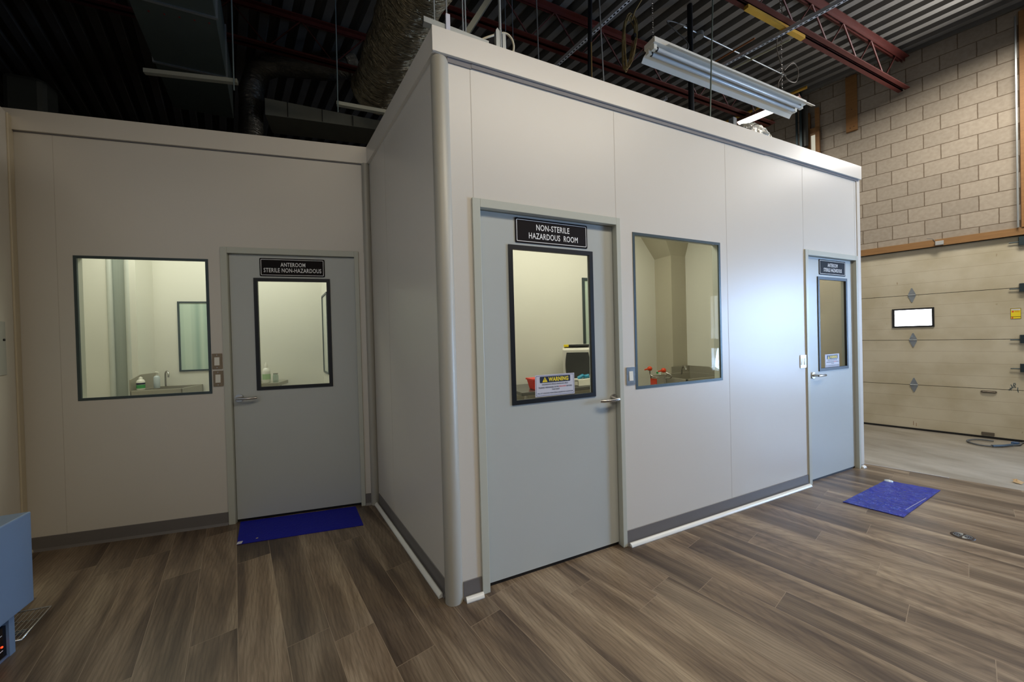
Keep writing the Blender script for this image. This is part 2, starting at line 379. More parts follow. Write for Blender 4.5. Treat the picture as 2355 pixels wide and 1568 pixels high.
def wall_holes(x0, x1, z0, z1, y0, y1, holes):
    xs = sorted({x0, x1, *[h[0] for h in holes], *[h[1] for h in holes]}); zs = sorted({z0, z1, *[h[2] for h in holes], *[h[3] for h in holes]})
    mb = MB()
    def solid(i, j):
        if i < 0 or j < 0 or i >= len(xs) - 1 or j >= len(zs) - 1: return False
        cx, cz = (xs[i] + xs[i + 1]) / 2, (zs[j] + zs[j + 1]) / 2
        return not any(h[0] < cx < h[1] and h[2] < cz < h[3] for h in holes)
    for i in range(len(xs) - 1):
        for j in range(len(zs) - 1):
            if not solid(i, j): continue
            a, b, c, d = xs[i], xs[i + 1], zs[j], zs[j + 1]
            mb.add([(a, y0, c), (b, y0, c), (b, y0, d), (a, y0, d)], [(0, 1, 2, 3)])
            mb.add([(a, y1, c), (b, y1, c), (b, y1, d), (a, y1, d)], [(3, 2, 1, 0)])
            if not solid(i - 1, j): mb.add([(a, y0, c), (a, y0, d), (a, y1, d), (a, y1, c)], [(0, 1, 2, 3)])
            if not solid(i + 1, j): mb.add([(b, y0, c), (b, y1, c), (b, y1, d), (b, y0, d)], [(0, 1, 2, 3)])
            if not solid(i, j - 1): mb.add([(a, y0, c), (a, y1, c), (b, y1, c), (b, y0, c)], [(0, 1, 2, 3)])
            if not solid(i, j + 1): mb.add([(a, y0, d), (b, y0, d), (b, y1, d), (a, y1, d)], [(0, 1, 2, 3)])
    return mb

def smooth(pts, n=6):
    P = [Vector(p) for p in pts]; out = []
    for i in range(len(P) - 1):
        a, b, c, d = P[max(i - 1, 0)], P[i], P[i + 1], P[min(i + 2, len(P) - 1)]
        for k in range(n):
            u = k / n; out.append(0.5 * ((2 * b) + (c - a) * u + (2 * a - 5 * b + 4 * c - d) * u * u + (3 * b - a - 3 * c + d) * u ** 3))
    out.append(P[-1]); return out
# ------------------------------------------------------------------ camera
cam = bpy.data.cameras.new('camera'); co = bpy.data.objects.new('camera', cam); COL.objects.link(co); scn.camera = co
yaw, pit, rol, foc = 0.4177, -0.0087, -0.0264, 819.632
F = Vector((math.sin(yaw) * math.cos(pit), math.cos(yaw) * math.cos(pit), math.sin(pit)))
R0 = Vector((math.cos(yaw), -math.sin(yaw), 0)); U0 = R0.cross(F)
R1 = R0 * math.cos(rol) + U0 * math.sin(rol); U1 = U0 * math.cos(rol) - R0 * math.sin(rol)
M3 = Matrix((R1, U1, -F)).transposed()
co.matrix_world = Matrix.Translation((-0.4411, -1.8941, 1.4254)) @ M3.to_4x4()
cam.sensor_width = 36; cam.sensor_fit = 'HORIZONTAL'; cam.lens = foc / 2355 * 36; cam.clip_start = 0.05; cam.clip_end = 60

# ------------------------------------------------------------------ floor
vx = [(-9, -7), (6.78, -7), (4.453 + 0.02, 0.023), (4.0, 1.45), (2.2, 7), (-9, 7)]
m_ = MB(); m_.add([(x, y, 0) for x, y in vx], [tuple(range(6))])
struct(m_.build('floor', FLOORM), 'brown wood-look vinyl plank floor around the modular rooms', 'floor')
m_ = MB(); m_.add([(-9, -7, -0.004), (12, -7, -0.004), (12, 7, -0.004), (-9, 7, -0.004)], [(0, 1, 2, 3)])
struct(m_.build('ground', CONC), 'bare grey concrete slab in front of the overhead door', 'floor')
m_ = MB(); a = Vector((4.44, 0.06)); b = Vector((4.625, -0.50)); d = (b - a).normalized(); nn = Vector((-d.y, d.x))
m_.hexa([(a.x, a.y, 0), (b.x, b.y, 0), (b.x + nn.x * .018, b.y + nn.y * .018, 0), (a.x + nn.x * .018, a.y + nn.y * .018, 0)],
        [(a.x, a.y, 0.006), (b.x, b.y, 0.006), (b.x + nn.x * .018, b.y + nn.y * .018, 0.004), (a.x + nn.x * .018, a.y + nn.y * .018, 0.004)])
struct(m_.build('trim_1', mat('bright_edge_strip', (220, 222, 228), 0.3, 0.4)), 'bright metal strip along the edge of the plank floor', 'trim')

# ------------------------------------------------------------------ front modular wall (A)
LA = 4.3321; HA = 3.081; TA = 0.133
D1 = (0.1774, 1.2082, 0, 2.207); W2 = (1.3205, 2.2059, 1.0496, 2.128); D2 = (3.345, 4.263, 0, 2.165)
wa = wall_holes(0.02, LA, 0, HA - 0.02, 0, 0.06, [D1, W2, D2]).build('wall_front', WHITE, frame=FA)
struct(wa, 'long white panel wall with two doors and a window', 'wall')
m_ = MB()
for x, za, zb in ((0.187, 2.208, 2.948), (1.182, 2.208, 2.948), (2.286, 0.1, 2.948), (3.336, 2.17, 2.948), (4.238, 2.17, 2.948)):
    m_.box(x, x + 0.0035, -0.0006, 0.01, za, zb)
m_.build('panel_joint', mat('joint_line', (190, 183, 172), 0.6), wa)
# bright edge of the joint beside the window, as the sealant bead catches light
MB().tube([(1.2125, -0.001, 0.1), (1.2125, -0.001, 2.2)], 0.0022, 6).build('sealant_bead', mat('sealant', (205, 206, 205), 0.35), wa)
struct(MB().box(-0.022, LA + 0.012, -0.02, 0.05, HA - TA, HA).build('trim_2', TRIMW, frame=FA, bevel=0.0015), 'white header band along the top of the front wall', 'trim')
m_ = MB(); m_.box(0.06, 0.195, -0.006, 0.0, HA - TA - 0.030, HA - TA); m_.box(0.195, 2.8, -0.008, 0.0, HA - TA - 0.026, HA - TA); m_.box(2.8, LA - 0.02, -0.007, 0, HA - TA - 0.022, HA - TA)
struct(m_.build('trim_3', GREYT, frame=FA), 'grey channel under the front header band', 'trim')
struct(MB().box(LA - 0.055, LA + 0.006, -0.006, 0.066, 0.03, HA - TA).build('trim_4', WHITE, frame=FA, bevel=0.003), 'white end cap at the far end of the front wall', 'trim')
# corner post
m_ = MB(); n = 40
m_.tube([(0.022, 0.02, 0), (0.022, 0.02, HA - TA - 0.03), (0.022, 0.02, HA - TA - 0.012), (0.022, 0.02, HA - TA - 0.004)], [0.048, 0.048, 0.042, 0.03], n)
struct(m_.build('column_corner', ALU), 'rounded grey aluminium post at the front corner', 'corner post')

def quarter_round(fr, x0, x1, r, name, label, m=None, y=0.0):
    p = [(y, 0)] + [(y - r * math.cos(PI / 2 * k / 6), r * math.sin(PI / 2 * k / 6)) for k in range(7)]
    mb = MB(); mb.prism(p, 'x', x0, x1, True)
    return struct(mb.build(name, m or mat('white_quarter_round', (226, 226, 220), 0.3, var=0.02), frame=fr), label, 'trim')
def base(fr, x0, x1, name, label, m=GREY):
    p = [(0, 0.1), (0, 0), (-0.016, 0), (-0.012, 0.006), (-0.006, 0.018), (-0.004, 0.098)]
    mb = MB(); mb.prism(p, 'x', x0, x1)
    return struct(mb.build(name, m, frame=fr), label, 'baseboard')
base(FA, 0.07, D1[0] - 0.002, 'baseboard_front_short', 'short grey baseboard between corner post and first door')
base(FA, D1[1] + 0.002, D2[0] - 0.002, 'baseboard_front', 'grey baseboard under the front window')
base(FA, D2[1] + 0.001, LA - 0.03, 'baseboard_front_end', 'short grey baseboard past the far door')
quarter_round(FA, 0.078, 0.178, 0.024, 'trim_5', 'short white quarter round beside the corner post', y=-0.016)
quarter_round(FA, 1.222, 3.33, 0.024, 'trim_6', 'long white quarter round along the front wall', y=-0.016)
quarter_round(FA, 4.265, 4.32, 0.024, 'trim_7', 'stub of white quarter round past the far door', y=-0.008)

# ------------------------------------------------------------------ doors
def door(num, fr, x0, x1, h, leafx, win, rec, lever, dirn, label, jl=0.045, jr=0.034):
    t = thing('door_%d' % num, label, 'door', fr, ((x0 + x1) / 2, 0, 0), kind='structure')
    xi0, xi1, zi = x0 + jl, x1 - jr, h - 0.048
    mb = MB(); mb.box(x0, xi0, -0.012, 0.075, 0, h); mb.box(xi1, x1, -0.012, 0.075, 0, h); mb.box(xi0, xi1, -0.012, 0.075, zi, h)
    mb.build('jamb', JAMB, t, bevel=0.002)
    g = 0.004
    lf = wall_holes(xi0 + g, xi1 - g, 0.022, zi - g, rec, rec + 0.04, [(win[0] + 0.012, win[1] - 0.012, win[2] + 0.012, win[3] - 0.012)]).build('leaf', DOORM, t)
    MB().box(xi0 + g, xi1 - g, rec + 0.006, rec + 0.05, 0.001, 0.024).build('dark_gap_strip', BLACK, t)  # black strip painting the shaded gap under the leaf
    MB().box(xi0, xi1, rec + 0.03, 0.075, zi - 0.002, zi).build('stop', BLACK, t)
    o = [(win[0], win[2]), (win[1], win[2]), (win[1], win[3]), (win[0], win[3])]; w = 0.027
    i = [(win[0] + w, win[2] + w), (win[1] - w, win[2] + w), (win[1] - w, win[3] - w), (win[0] + w, win[3] - w)]
    wf = MB().ring(o, i, rec - 0.007, rec + 0.012).build('window_frame', BLACK, lf)
    MB().add([(win[0] + 0.02, rec + 0.018, win[2] + 0.02), (win[1] - 0.02, rec + 0.018, win[2] + 0.02), (win[1] - 0.02, rec + 0.018, win[3] - 0.02), (win[0] + 0.02, rec + 0.018, win[3] - 0.02)], [(0, 1, 2, 3)]).build('pane', GLASS, lf)
    hd = MB(); z = 1.0; lx = lever
    hd.tube([(lx, rec, z), (lx, rec - 0.012, z)], 0.030, 24); hd.tube([(lx, rec - 0.012, z), (lx, rec - 0.05, z)], 0.012, 12)
    pts = [(lx - dirn * 0.006, rec - 0.05, z), (lx + dirn * 0.02, rec - 0.054, z), (lx + dirn * 0.06, rec - 0.054, z - 0.002), (lx + dirn * 0.115, rec - 0.05, z - 0.002), (lx + dirn * 0.132, rec - 0.036, z - 0.002)]
    hd.tube(pts, [0.011, 0.0115, 0.0105, 0.0105, 0.010], 12)
    hd.build('handle', STEEL, t)
    return t, lf
door(1, FA, *D1[:2], D1[3], None, (0.403, 1.004, 1.027, 1.976), 0.03, 1.150, -1, 'grey-green door with NON-STERILE HAZARDOUS ROOM sign')
door(2, FA, *D2[:2], D2[3], None, (3.59, 4.112, 1.030, 1.932), 0.02, 3.482, 1, 'far grey door with STERILE HAZARDOUS sign')
D3 = (-1.118, -0.105, 0, 2.207)
door(3, FC, *D3[:2], D3[3], None, (-0.903, -0.339, 1.053, 1.968), 0.015, -1.026, 1, 'grey door in the recess with NON-HAZARDOUS sign')

def sign(fr, x0, x1, z0, z1, y, lines, label):
    t = thing('door_sign', label, 'sign', fr, ((x0 + x1) / 2, y, z0))
    MB().prism(rrect(x0, x1, z0, z1, 0.008), 'y', y - 0.004, y).build('plate', SIGNB, t)
    MB().ring(rrect(x0 + .009, x1 - .009, z0 + .009, z1 - .009, 0.006), rrect(x0 + .0125, x1 - .0125, z0 + .0125, z1 - .0125, 0.004), y - 0.0048, y - 0.0042).build('border', SIGNW, t)
    w, h = x1 - x0, z1 - z0
    for s, a, b, c, d in lines: text(s, x0 + a * w, x0 + b * w, z0 + c * h, z0 + d * h, y - 0.0049, SIGNW, t)
    return t
sign(FA, 0.450, 0.966, 1.992, 2.141, 0.03, [('NON-STERILE', .275, .735, .555, .80), ('HAZARDOUS  ROOM', .175, .855, .20, .445)],
     'black sign with white lettering NON-STERILE HAZARDOUS ROOM')
sign(FA, 3.622, 4.086, 1.952, 2.098, 0.02, [('ANTEROOM', .31, .69, .54, .78), ('STERILE HAZARDOUS', .16, .85, .22, .46)],
     'small black sign reading ANTEROOM STERILE HAZARDOUS')
sign(FC, -0.857, -0.376, 1.983, 2.131, 0.015, [('ANTEROOM', .315, .695, .54, .77), ('STERILE NON-HAZARDOUS', .06, .945, .22, .46)],
     'black sign reading ANTEROOM STERILE NON-HAZARDOUS')

def warning(fr, x0, x1, z0, z1, y, label):
    t = thing('warning_label', label, 'label', fr, ((x0 + x1) / 2, y, z0)); w, h = x1 - x0, z1 - z0
    X = lambda a: x0 + a * w; Z = lambda a: z0 + a * h
    MB().box(x0, x1, y - 0.001, y, z0, z1).build('sheet', LABW, t)
    MB().ring(rrect(X(.02), X(.98), Z(.04), Z(.96), .006), rrect(X(.027), X(.973), Z(.055), Z(.945), .005), y - 0.0014, y - 0.0011).build('outline', LBLUE, t)
    MB().prism(rrect(X(.115), X(.89), Z(.63), Z(.92), .005), 'y', y - 0.0016, y - 0.0011).build('banner', NAVY, t)
    text('WARNING', X(.33), X(.84), Z(.675), Z(.875), y - 0.002, YEL, t, bold=0.04)
    MB().prism([(X(.175), Z(.66)), (X(.305), Z(.66)), (X(.24), Z(.90))], 'y', y - 0.002, y - 0.0017).build('triangle', YEL, t)
    m = MB(); m.prism([(X(.235), Z(.74)), (X(.245), Z(.74)), (X(.248), Z(.83)), (X(.232), Z(.83))], 'y', y - 0.0024, y - 0.0021); m.prism(rrect(X(.235), X(.245), Z(.695), Z(.72), .0005, 2), 'y', y - 0.0024, y - 0.0021)
    m.build('exclamation_mark', NAVY, t)
    text('HAZARDOUS DRUG HANDLING AREA', X(.165), X(.83), Z(.515), Z(.585), y - 0.002, NAVY, t)
    text('TRAINED PERSONNEL IN PPE', X(.075), X(.585), Z(.375), Z(.445), y - 0.002, NAVY, t)
    text('REQUIRED', X(.60), X(.775), Z(.375), Z(.445), y - 0.002, REDT, t)
    text('BEYOND', X(.79), X(.93), Z(.375), Z(.445), y - 0.002, NAVY, t)
    text('THIS POINT', X(.41), X(.61), Z(.265), Z(.335), y - 0.002, NAVY, t)
    text('SPILL KIT LOCATION: NON-STERILE HAZARDOUS CLEANROOM', X(.05), X(.95), Z(.115), Z(.18), y - 0.002, NAVY, t)
    return t
warning(FA, 0.567, 0.852, 1.057, 1.191, 0.046, 'large WARNING label on the window of the NON-STERILE door')
warning(FA, 3.734, 3.988, 1.054, 1.184, 0.036, 'small WARNING label on the window of the far door')

# ------------------------------------------------------------------ window helper
def window(name, fr, x0, x1, z0, z1, label, w=0.019, y0=-0.003, y1=0.062, gm=DARKG, glass=GLASS):
    t = thing(name, label, 'window', fr, ((x0 + x1) / 2, 0, z0), kind='structure')
    o = [(x0, z0), (x1, z0), (x1, z1), (x0, z1)]; i = [(x0 + w, z0 + w), (x1 - w, z0 + w), (x1 - w, z1 - w), (x0 + w, z1 - w)]
    MB().ring(o, i, y0, y0 + 0.012).build('gasket', gm, t)
    j = [(x0 + w * .4, z0 + w * .4), (x1 - w * .4, z0 + w * .4), (x1 - w * .4, z1 - w * .4), (x0 + w * .4, z1 - w * .4)]
    MB().ring(o, j, y0 + 0.012, y1).build('reveal', JAMB, t)
    yy = y0 + 0.009; MB().add([(x0 + w * .4, yy, z0 + w * .4), (x1 - w * .4, yy, z0 + w * .4), (x1 - w * .4, yy, z1 - w * .4), (x0 + w * .4, yy, z1 - w * .4)], [(0, 1, 2, 3)]).build('pane', glass, t)
    return t
window('window_1', FA, *W2, 'large window in the front wall between the two doors')

PLATEM = mat('bronze_plate', (140, 122, 98), 0.4, 0.45, var=0.08, scale=40)
def switch(fr, x0, x1, z0, z1, n, label, group=None, pm=None):
    t = thing('light_switch', label, 'switch', fr, ((x0 + x1) / 2, 0, z0), group)
    MB().prism(rrect(x0, x1, z0, z1, 0.004), 'y', -0.006, 0).build('plate', pm or STEEL, t, bevel=0.001)
    w = (x1 - x0) / n
    for k in range(n):
        c = x0 + w * (k + .5); hw = min(0.017, w * .3); zc = (z0 + z1) / 2
        m = MB(); m.hexa([(c - hw, -0.010, zc - .032), (c + hw, -0.010, zc - .032), (c + hw, -0.005, zc - .032), (c - hw, -0.005, zc - .032)],
                         [(c - hw, -0.007, zc + .032), (c + hw, -0.007, zc + .032), (c + hw, -0.005, zc + .032), (c - hw, -0.005, zc + .032)])
        m.build('rocker', PLW, t)
    for zz in (z0 + .012, z1 - .012): MB().tube([((x0 + x1) / 2, -0.0055, zz), ((x0 + x1) / 2, -0.0075, zz)], 0.0035, 10).build('screw', STEEL, t)
    return t
switch(FA, 1.238, 1.315, 1.085, 1.205, 1, 'steel switch plate beside the large front window')
switch(FA, 3.248, 3.338, 1.083, 1.199, 2, 'two-gang steel switch plate beside the far door')
switch(FC, -1.196, -1.130, 1.241, 1.363, 1, 'upper of two switch plates beside the recess door', pm=PLATEM)
switch(FC, -1.192, -1.127, 1.104, 1.227, 1, 'lower of two switch plates beside the recess door', pm=PLATEM)

# ------------------------------------------------------------------ side wall (B)
struct(MB().box(-LB, -0.03, 0, 0.05, 0, 3.05).build('wall_side', WHITE, frame=FB), 'short white panel wall from corner post to recess', 'wall')
m_ = MB(); x0, x1 = -LB, 0.012
m_.hexa([(x0, -0.02, HA - TA + .02), (x1, -0.02, HA - TA - .002), (x1, 0.04, HA - TA - .002), (x0, 0.04, HA - TA + .02)], [(x0, -0.02, 3.112), (x1, -0.02, HA), (x1, 0.04, HA), (x0, 0.04, 3.112)])
struct(m_.build('trim_8', TRIMW, frame=FB), 'white header band along the side wall', 'trim')
base(FB, -LB + 0.03, -0.06, 'baseboard_side', 'grey baseboard along the side wall')
quarter_round(FB, -LB + 0.02, -0.075, 0.024, 'trim_9', 'long white quarter round along the side wall', y=-0.016)
struct(MB().box(-1.002, -0.999, -0.0006, 0.01, 0.1, 2.97).build('trim_10', mat('joint_line', (190, 183, 172)), frame=FB), 'joint line in the side wall', 'trim')

# ------------------------------------------------------------------ recess wall (C)
LC = 2.3334; HC = 3.112; TC = 0.144
WC = (-2.0233, -1.2028, 1.0497, 2.1065)
wc = wall_holes(-3.1, 0.0, 0, HC - 0.02, 0, 0.06, [D3, WC]).build('wall_recess', WHITE, frame=FC)
struct(wc, 'white panel wall at the left with a window and a door', 'wall')
m_ = MB()
for x, za in ((-2.115, 0.1), (-0.065, 2.2)): m_.box(x, x + 0.003, -0.0006, 0.01, za, 2.968)
m_.build('panel_joint', mat('joint_line', (190, 183, 172)), wc)
struct(MB().box(-LC - 0.3, 0.0, -0.02, 0.05, HC - TC, HC).build('trim_11', TRIMW, frame=FC, bevel=0.001), 'white header band above the recess wall', 'trim')
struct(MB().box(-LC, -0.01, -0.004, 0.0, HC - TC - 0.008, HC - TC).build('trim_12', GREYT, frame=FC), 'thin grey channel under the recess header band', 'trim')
window('window_2', FC, *WC, 'large window in the recess wall looking at a sink')
struct(MB().tube([(-0.028, -0.002, 0), (-0.028, -0.002, HC - TC)], 0.032, 24).build('column_recess', ALU, frame=FC), 'grey aluminium corner trim where recess and side wall meet', 'corner post')
base(FC, -LC + 0.002, D3[0] - 0.002, 'baseboard_recess', 'tall grey baseboard under the recess window')
base(FC, D3[1] + 0.002, -0.06, 'baseboard_recess_short', 'short grey baseboard right of the recess door')
# left wall (D)
struct(MB().box(-5, 0, 0.0, 0.06, 0, 3.062).build('wall_left', WHITE, frame=FD), 'white panel wall cut off at the left edge', 'wall')
struct(MB().box(-0.07, -0.004, -0.010, 0.0, 0.0, 3.06).build('trim_13', CREAM, frame=FD, bevel=0.002), 'cream corner trim at the left end of the recess', 'trim')
quarter_round(FD, -3, -0.01, 0.026, 'trim_14', 'cream quarter round at the foot of the left wall', CREAM, y=-0.01)
struct(MB().box(-3, -0.07, -0.008, 0, 0.10, 0.125).build('baseboard_left', CREAM, frame=FD), 'cream base strip on the left wall', 'baseboard')
t = thing('paper_notice', 'pale notice plate on the wall at the left edge', 'notice', FD, (-0.30, 0, 1.27))
MB().box(-0.46, -0.195, -0.006, 0, 1.27, 1.62).build('plate', mat('pale_plate', (176, 178, 172), 0.5), t, bevel=0.002)
MB().tube([(-0.225, -0.006, 1.50), (-0.225, -0.012, 1.50)], 0.008, 12).build('stud', BLACK, t)

# ------------------------------------------------------------------ rooms behind the front wall
struct(MB().hexa([(-.215, 1.40, 0), (LA, 1.40, 0), (LA, 1.46, 0), (-.215, 1.46, 0)], [(-.215, 1.40, 3.0), (LA, 1.40, 3.0), (LA, 1.46, 3.0), (-.215, 1.46, 3.0)]).build('wall_inner_back', WHITE_IN), 'inner back wall of the front rooms', 'wall')
struct(MB().box(3.2, 3.26, 0.06, 1.40, 0, 2.8).build('wall_inner_middle', WHITE_IN), 'inner wall between the front rooms', 'wall')
struct(MB().box(LA - 0.06, LA, 0.06, 1.46, 0, 3.0).build('wall_end', WHITE), 'end wall of the front rooms', 'wall')
struct(MB().hexa([(.03, 0.06, 2.76), (LA - .06, .06, 2.76), (LA - .06, 1.40, 2.76), (-.23, 1.40, 2.76)], [(.03, 0.06, 2.80), (LA - .06, .06, 2.80), (LA - .06, 1.40, 2.80), (-.23, 1.40, 2.80)]).build('ceiling_front_rooms', WHITE_IN), 'white ceiling of the front rooms', 'ceiling')
m_ = MB(); m_.box(2.967, 3.2, 1.153, 1.40, 0, 2.34); m_.hexa([(2.967, 1.153, 2.34), (3.2, 1.153, 2.34), (3.2, 1.4, 2.34), (2.967, 1.4, 2.34)], [(2.62, 1.02, 2.76), (3.2, 1.02, 2.76), (3.2, 1.4, 2.76), (2.62, 1.4, 2.76)])
struct(m_.build('column_chase', mat('chase_paint', (186, 180, 160), 0.5, var=0.02)), 'boxed chase in the corner of the front room', 'column')
# window inside, in the back wall
t = window('window_3', frame(0, 1.4, 0), 1.885, 2.5, 1.0, 2.07, 'inner window at the back of the front room', w=0.03, y0=-0.014, y1=-0.001, glass=BAND)
# steel table with bin, towel dispenser
t = thing('steel_table', 'steel worktable seen through the near door window', 'table', W, (1.3, 1.1, 0))
MB().box(0.86, 2.0, 0.86, 1.36, 0.925, 0.955).build('table_top', mat('table_steel', (120, 120, 118), 0.3, 0.8, var=0.05), t, bevel=0.004)
leg = MB().tube([(0.93, 0.92, 0), (0.93, 0.92, 0.925)], 0.016, 12).build('leg', STEEL, t)
for dx, dy in ((1.0, 0), (0, 0.38), (1.0, 0.38)):
    c = leg.copy(); COL.objects.link(c); c.parent = t; c.location = (dx, dy, 0); ORG[c.name] = ORG[leg.name]
t = thing('plastic_bin', 'red plastic bin on the steel table behind the glass', 'bin', W, (1.06, 1.0, 0.955))
m_ = MB(); m_.hexa([(1.02, .93, .956), (1.14, .93, .956), (1.14, 1.03, .956), (1.02, 1.03, .956)], [(1.0, .91, 1.05), (1.16, .91, 1.05), (1.16, 1.05, 1.05), (1.0, 1.05, 1.05)]); m_.build('tub', REDP, t, bevel=0.004)
MB().ring([(0.995, 1.042), (1.165, 1.042), (1.165, 1.055), (0.995, 1.055)], [(1.0, 1.046), (1.16, 1.046), (1.16, 1.051), (1.0, 1.051)], 0.905, 1.055).build('rim', REDP, t)
# towel dispenser
fr = frame(1.63, 1.14, -0.62)
t = thing('towel_dispenser', 'white towel dispenser with a dark window behind the near door', 'dispenser', fr, (0, 0, 0.955))
m_ = MB(); m_.hexa([(-.14, -.07, .957), (.14, -.07, .957), (.14, .13, .957), (-.14, .13, .957)], [(-.150, -.085, 1.30), (.150, -.085, 1.30), (.150, .13, 1.345), (-.150, .13, 1.345)])
m_.build('housing', PLW, t, bevel=0.014)
m_ = MB(); L_ = []
for k in range(21): a = -1 + 2 * k / 20; L_.append((0.098 + 0.022 * math.cos(a * 1.2), a))
poly = [(x, 1.135 + .13 * z) for x, z in L_] + [(-x, 1.135 - .13 * z) for x, z in L_]
m_.prism([(p[0], p[1]) for p in poly], 'y', -0.100, -0.07); m_.build('viewing_window', SMOKE, t, bevel=0.004)
MB().box(-.085, .115, -.05, .06, 1.325, 1.342).build('top_panel', SMOKE, t)
MB().box(-.135, -.086, -.05, .06, 1.321, 1.3425).build('sticker', YEL, t)
t = thing('glove_box', 'blue and white supply box beside the towel dispenser', 'box', W, (1.56, 0.93, 0.955))
MB().box(1.47, 1.62, 0.90, 1.00, 0.956, 1.02).build('carton', PLW, t, bevel=0.004)
m_ = MB(); m_.tube([(1.49, .94, 1.025), (1.53, .92, 1.05), (1.57, .95, 1.035), (1.61, .93, 1.045)], 0.018, 10); m_.build('blue_tissue', BLUEP, t)
t = thing('wire_caddy', 'chrome wire caddy on the steel table near the label', 'caddy', W, (1.42, 0.9, 0.955))
m_ = MB()
for zz in (0.965, 1.01): m_.tube([(1.33, .88, zz), (1.45, .88, zz), (1.45, .98, zz), (1.33, .98, zz), (1.33, .88, zz)], 0.003, 6)
for xx in (1.33, 1.37, 1.41, 1.45): m_.tube([(xx, .88, .957), (xx, .88, 1.012)], 0.0025, 6)
m_.build('wire_frame', STEEL, t)
# sink and eyewash in the front room
t = thing('wall_sink', 'steel wall sink behind the front window', 'sink', W, (2.88, 0.87, 0.65))
SINKM = mat('sink_steel', (176, 172, 158), 0.35, 0.45, var=0.05)
m_ = MB(); X0, X1, Y0, Y1 = 2.57, 3.19, .635, 1.115
for a_ in ((X0, X1, Y0, Y0 + .015), (X0, X1, Y1 - .015, Y1), (X0, X0 + .015, Y0, Y1), (X1 - .015, X1, Y0, Y1)): m_.box(a_[0], a_[1], a_[2], a_[3], .70, .968)
m_.box(X0, X1, Y0, Y1, .68, .70); m_.build('basin', SINKM, t, bevel=0.002)
MB().prism([(0.66, .968), (1.11, .968), (1.11, 1.045), (0.86, 1.045)], 'x', 3.178, 3.19).build('side_splash', SINKM, t)
MB().box(2.90, 3.19, 1.115, 1.127, .90, 1.045).build('backsplash', SINKM, t)
MB().box(2.566, 2.57, 1.02, 1.11, .76, .935).build('orange_sticker', ORP, t)
MB().tube([(2.9, .98, .968), (2.9, .98, 1.02), (2.89, .95, 1.06), (2.86, .90, 1.06), (2.85, .88, 1.03)], .009, 10).build('faucet', STEEL, t)
t = thing('eyewash_fountain', 'eyewash with two red caps standing on the wall sink', 'eyewash', W, (2.5, 0.95, 0.955))
m_ = MB(); m_.tube([(2.53, .87, .78), (2.53, .87, 1.0)], 0.012, 12); m_.tube([(2.53, .87, .82), (2.569, .87, .82)], 0.008, 10); m_.tube(smooth([(2.50, 1.05, 1.03), (2.51, 1.055, .99), (2.52, 1.02, .965), (2.53, .95, .955), (2.53, .87, .96), (2.53, .80, .97), (2.52, .785, 1.0), (2.50, .83, 1.025)]), 0.007, 10)
m_.build('pipework', STEEL, t)
for cx, cy, cz in ((2.50, 1.05, 1.05), (2.50, .86, 1.045)):
    m_ = MB(); m_.lathe([(0.004, -.022), (.020, -.018), (.026, 0), (.023, .014), (.012, .024), (.002, .026)], (cx, cy, cz), 16); m_.tube([(cx - .01, cy + .02, cz - .004), (cx - .02, cy + .055, cz - .014)], [.009, .007], 8); m_.build('dust_cap', ORP, t)
MB().box(2.535, 2.54, .93, .99, .99, 1.03).build('tag', mat('tag_white', (200, 210, 200), 0.5), t)
MB().box(2.532, 2.535, .965, .99, 1.0, 1.02).build('tag_mark', GREENP, t)

# anteroom behind the far door
struct(MB().box(3.27, 4.26, 1.33, 1.39, 0, 2.75).build('wall_anteroom', mat('tan_wall', (176, 166, 142), 0.5, var=0.04)), 'tan wall seen through the far door window', 'wall')
m_ = MB()
for z in (1.15, 1.45, 1.75, 2.0, 2.3): m_.box(3.27, 4.26, 1.327, 1.33, z, z + .006)
struct(m_.build('reflection_lines', mat('tan_line', (140, 130, 110), 0.6)), 'faint lines painted on the tan wall as the overhead door reflection', 'trim')  # overhead door's reflection in the glass, drawn as lines on the wall

# ------------------------------------------------------------------ rooms behind the recess wall
m_ = MB(); m_.box(-3.1, -2.61, 1.2, 1.26, 0, 2.86); m_.box(-2.45, -2.382, 1.2, 1.45, 0, 2.86)
struct(m_.build('wall_inner_left', WHITE_IN, frame=FC), 'bright inner wall left of the sink', 'wall')
for k, x in enumerate((-2.60, -2.455)):
    struct(MB().tube([(x, 1.21, 0), (x, 1.21, 2.86)], 0.022, 20).build('column_inner', mat('pale_post', (200, 204, 196), 0.35, 0.2), frame=FC), ('left' if k == 0 else 'right') + ' pale rounded post inside the recess room', 'corner post')
struct(MB().box(-2.61, -2.45, 1.225, 1.235, 0, 2.86).build('partition_inner', mat('grey_curtain', (158, 166, 158), 0.4, var=0.08, scale=6, stretch=(30, 30, .3)), frame=FC), 'grey strip between the two pale posts', 'partition')
struct(MB().box(-2.45, 0.0, 1.45, 1.51, 0, 2.86).build('wall_inner_recess', WHITE_IN, frame=FC), 'inner back wall behind the recess window', 'wall')
struct(MB().box(-3.16, -3.1, 0, 1.5, 0, 2.86).build('wall_inner_outer', WHITE_IN, frame=FC), 'outer inner wall of the recess room', 'wall')
m_ = MB(); m_.hexa([(-.725, 1.45, 0), (-.69, 1.45, 0), (-.20, .07, 0), (-.27, .07, 0)], [(-.725, 1.45, 2.86), (-.69, 1.45, 2.86), (-.20, .07, 2.86), (-.27, .07, 2.86)])
struct(m_.build('wall_inner_right', WHITE_IN, frame=FC), 'inner right wall of the recess anteroom', 'wall')
struct(MB().box(-3.16, 0.0, 0.06, 1.5, 2.86, 2.90).build('ceiling_recess_rooms', WHITE_IN, frame=FC), 'white ceiling of the recess rooms', 'ceiling')
window('window_4', FC @ Matrix.Translation((0, 1.45, 0)), -2.165, -1.45, 1.15, 1.925, 'small inner window above the sink', w=0.016, y0=-0.012, y1=-0.001,
       glass=BAND)
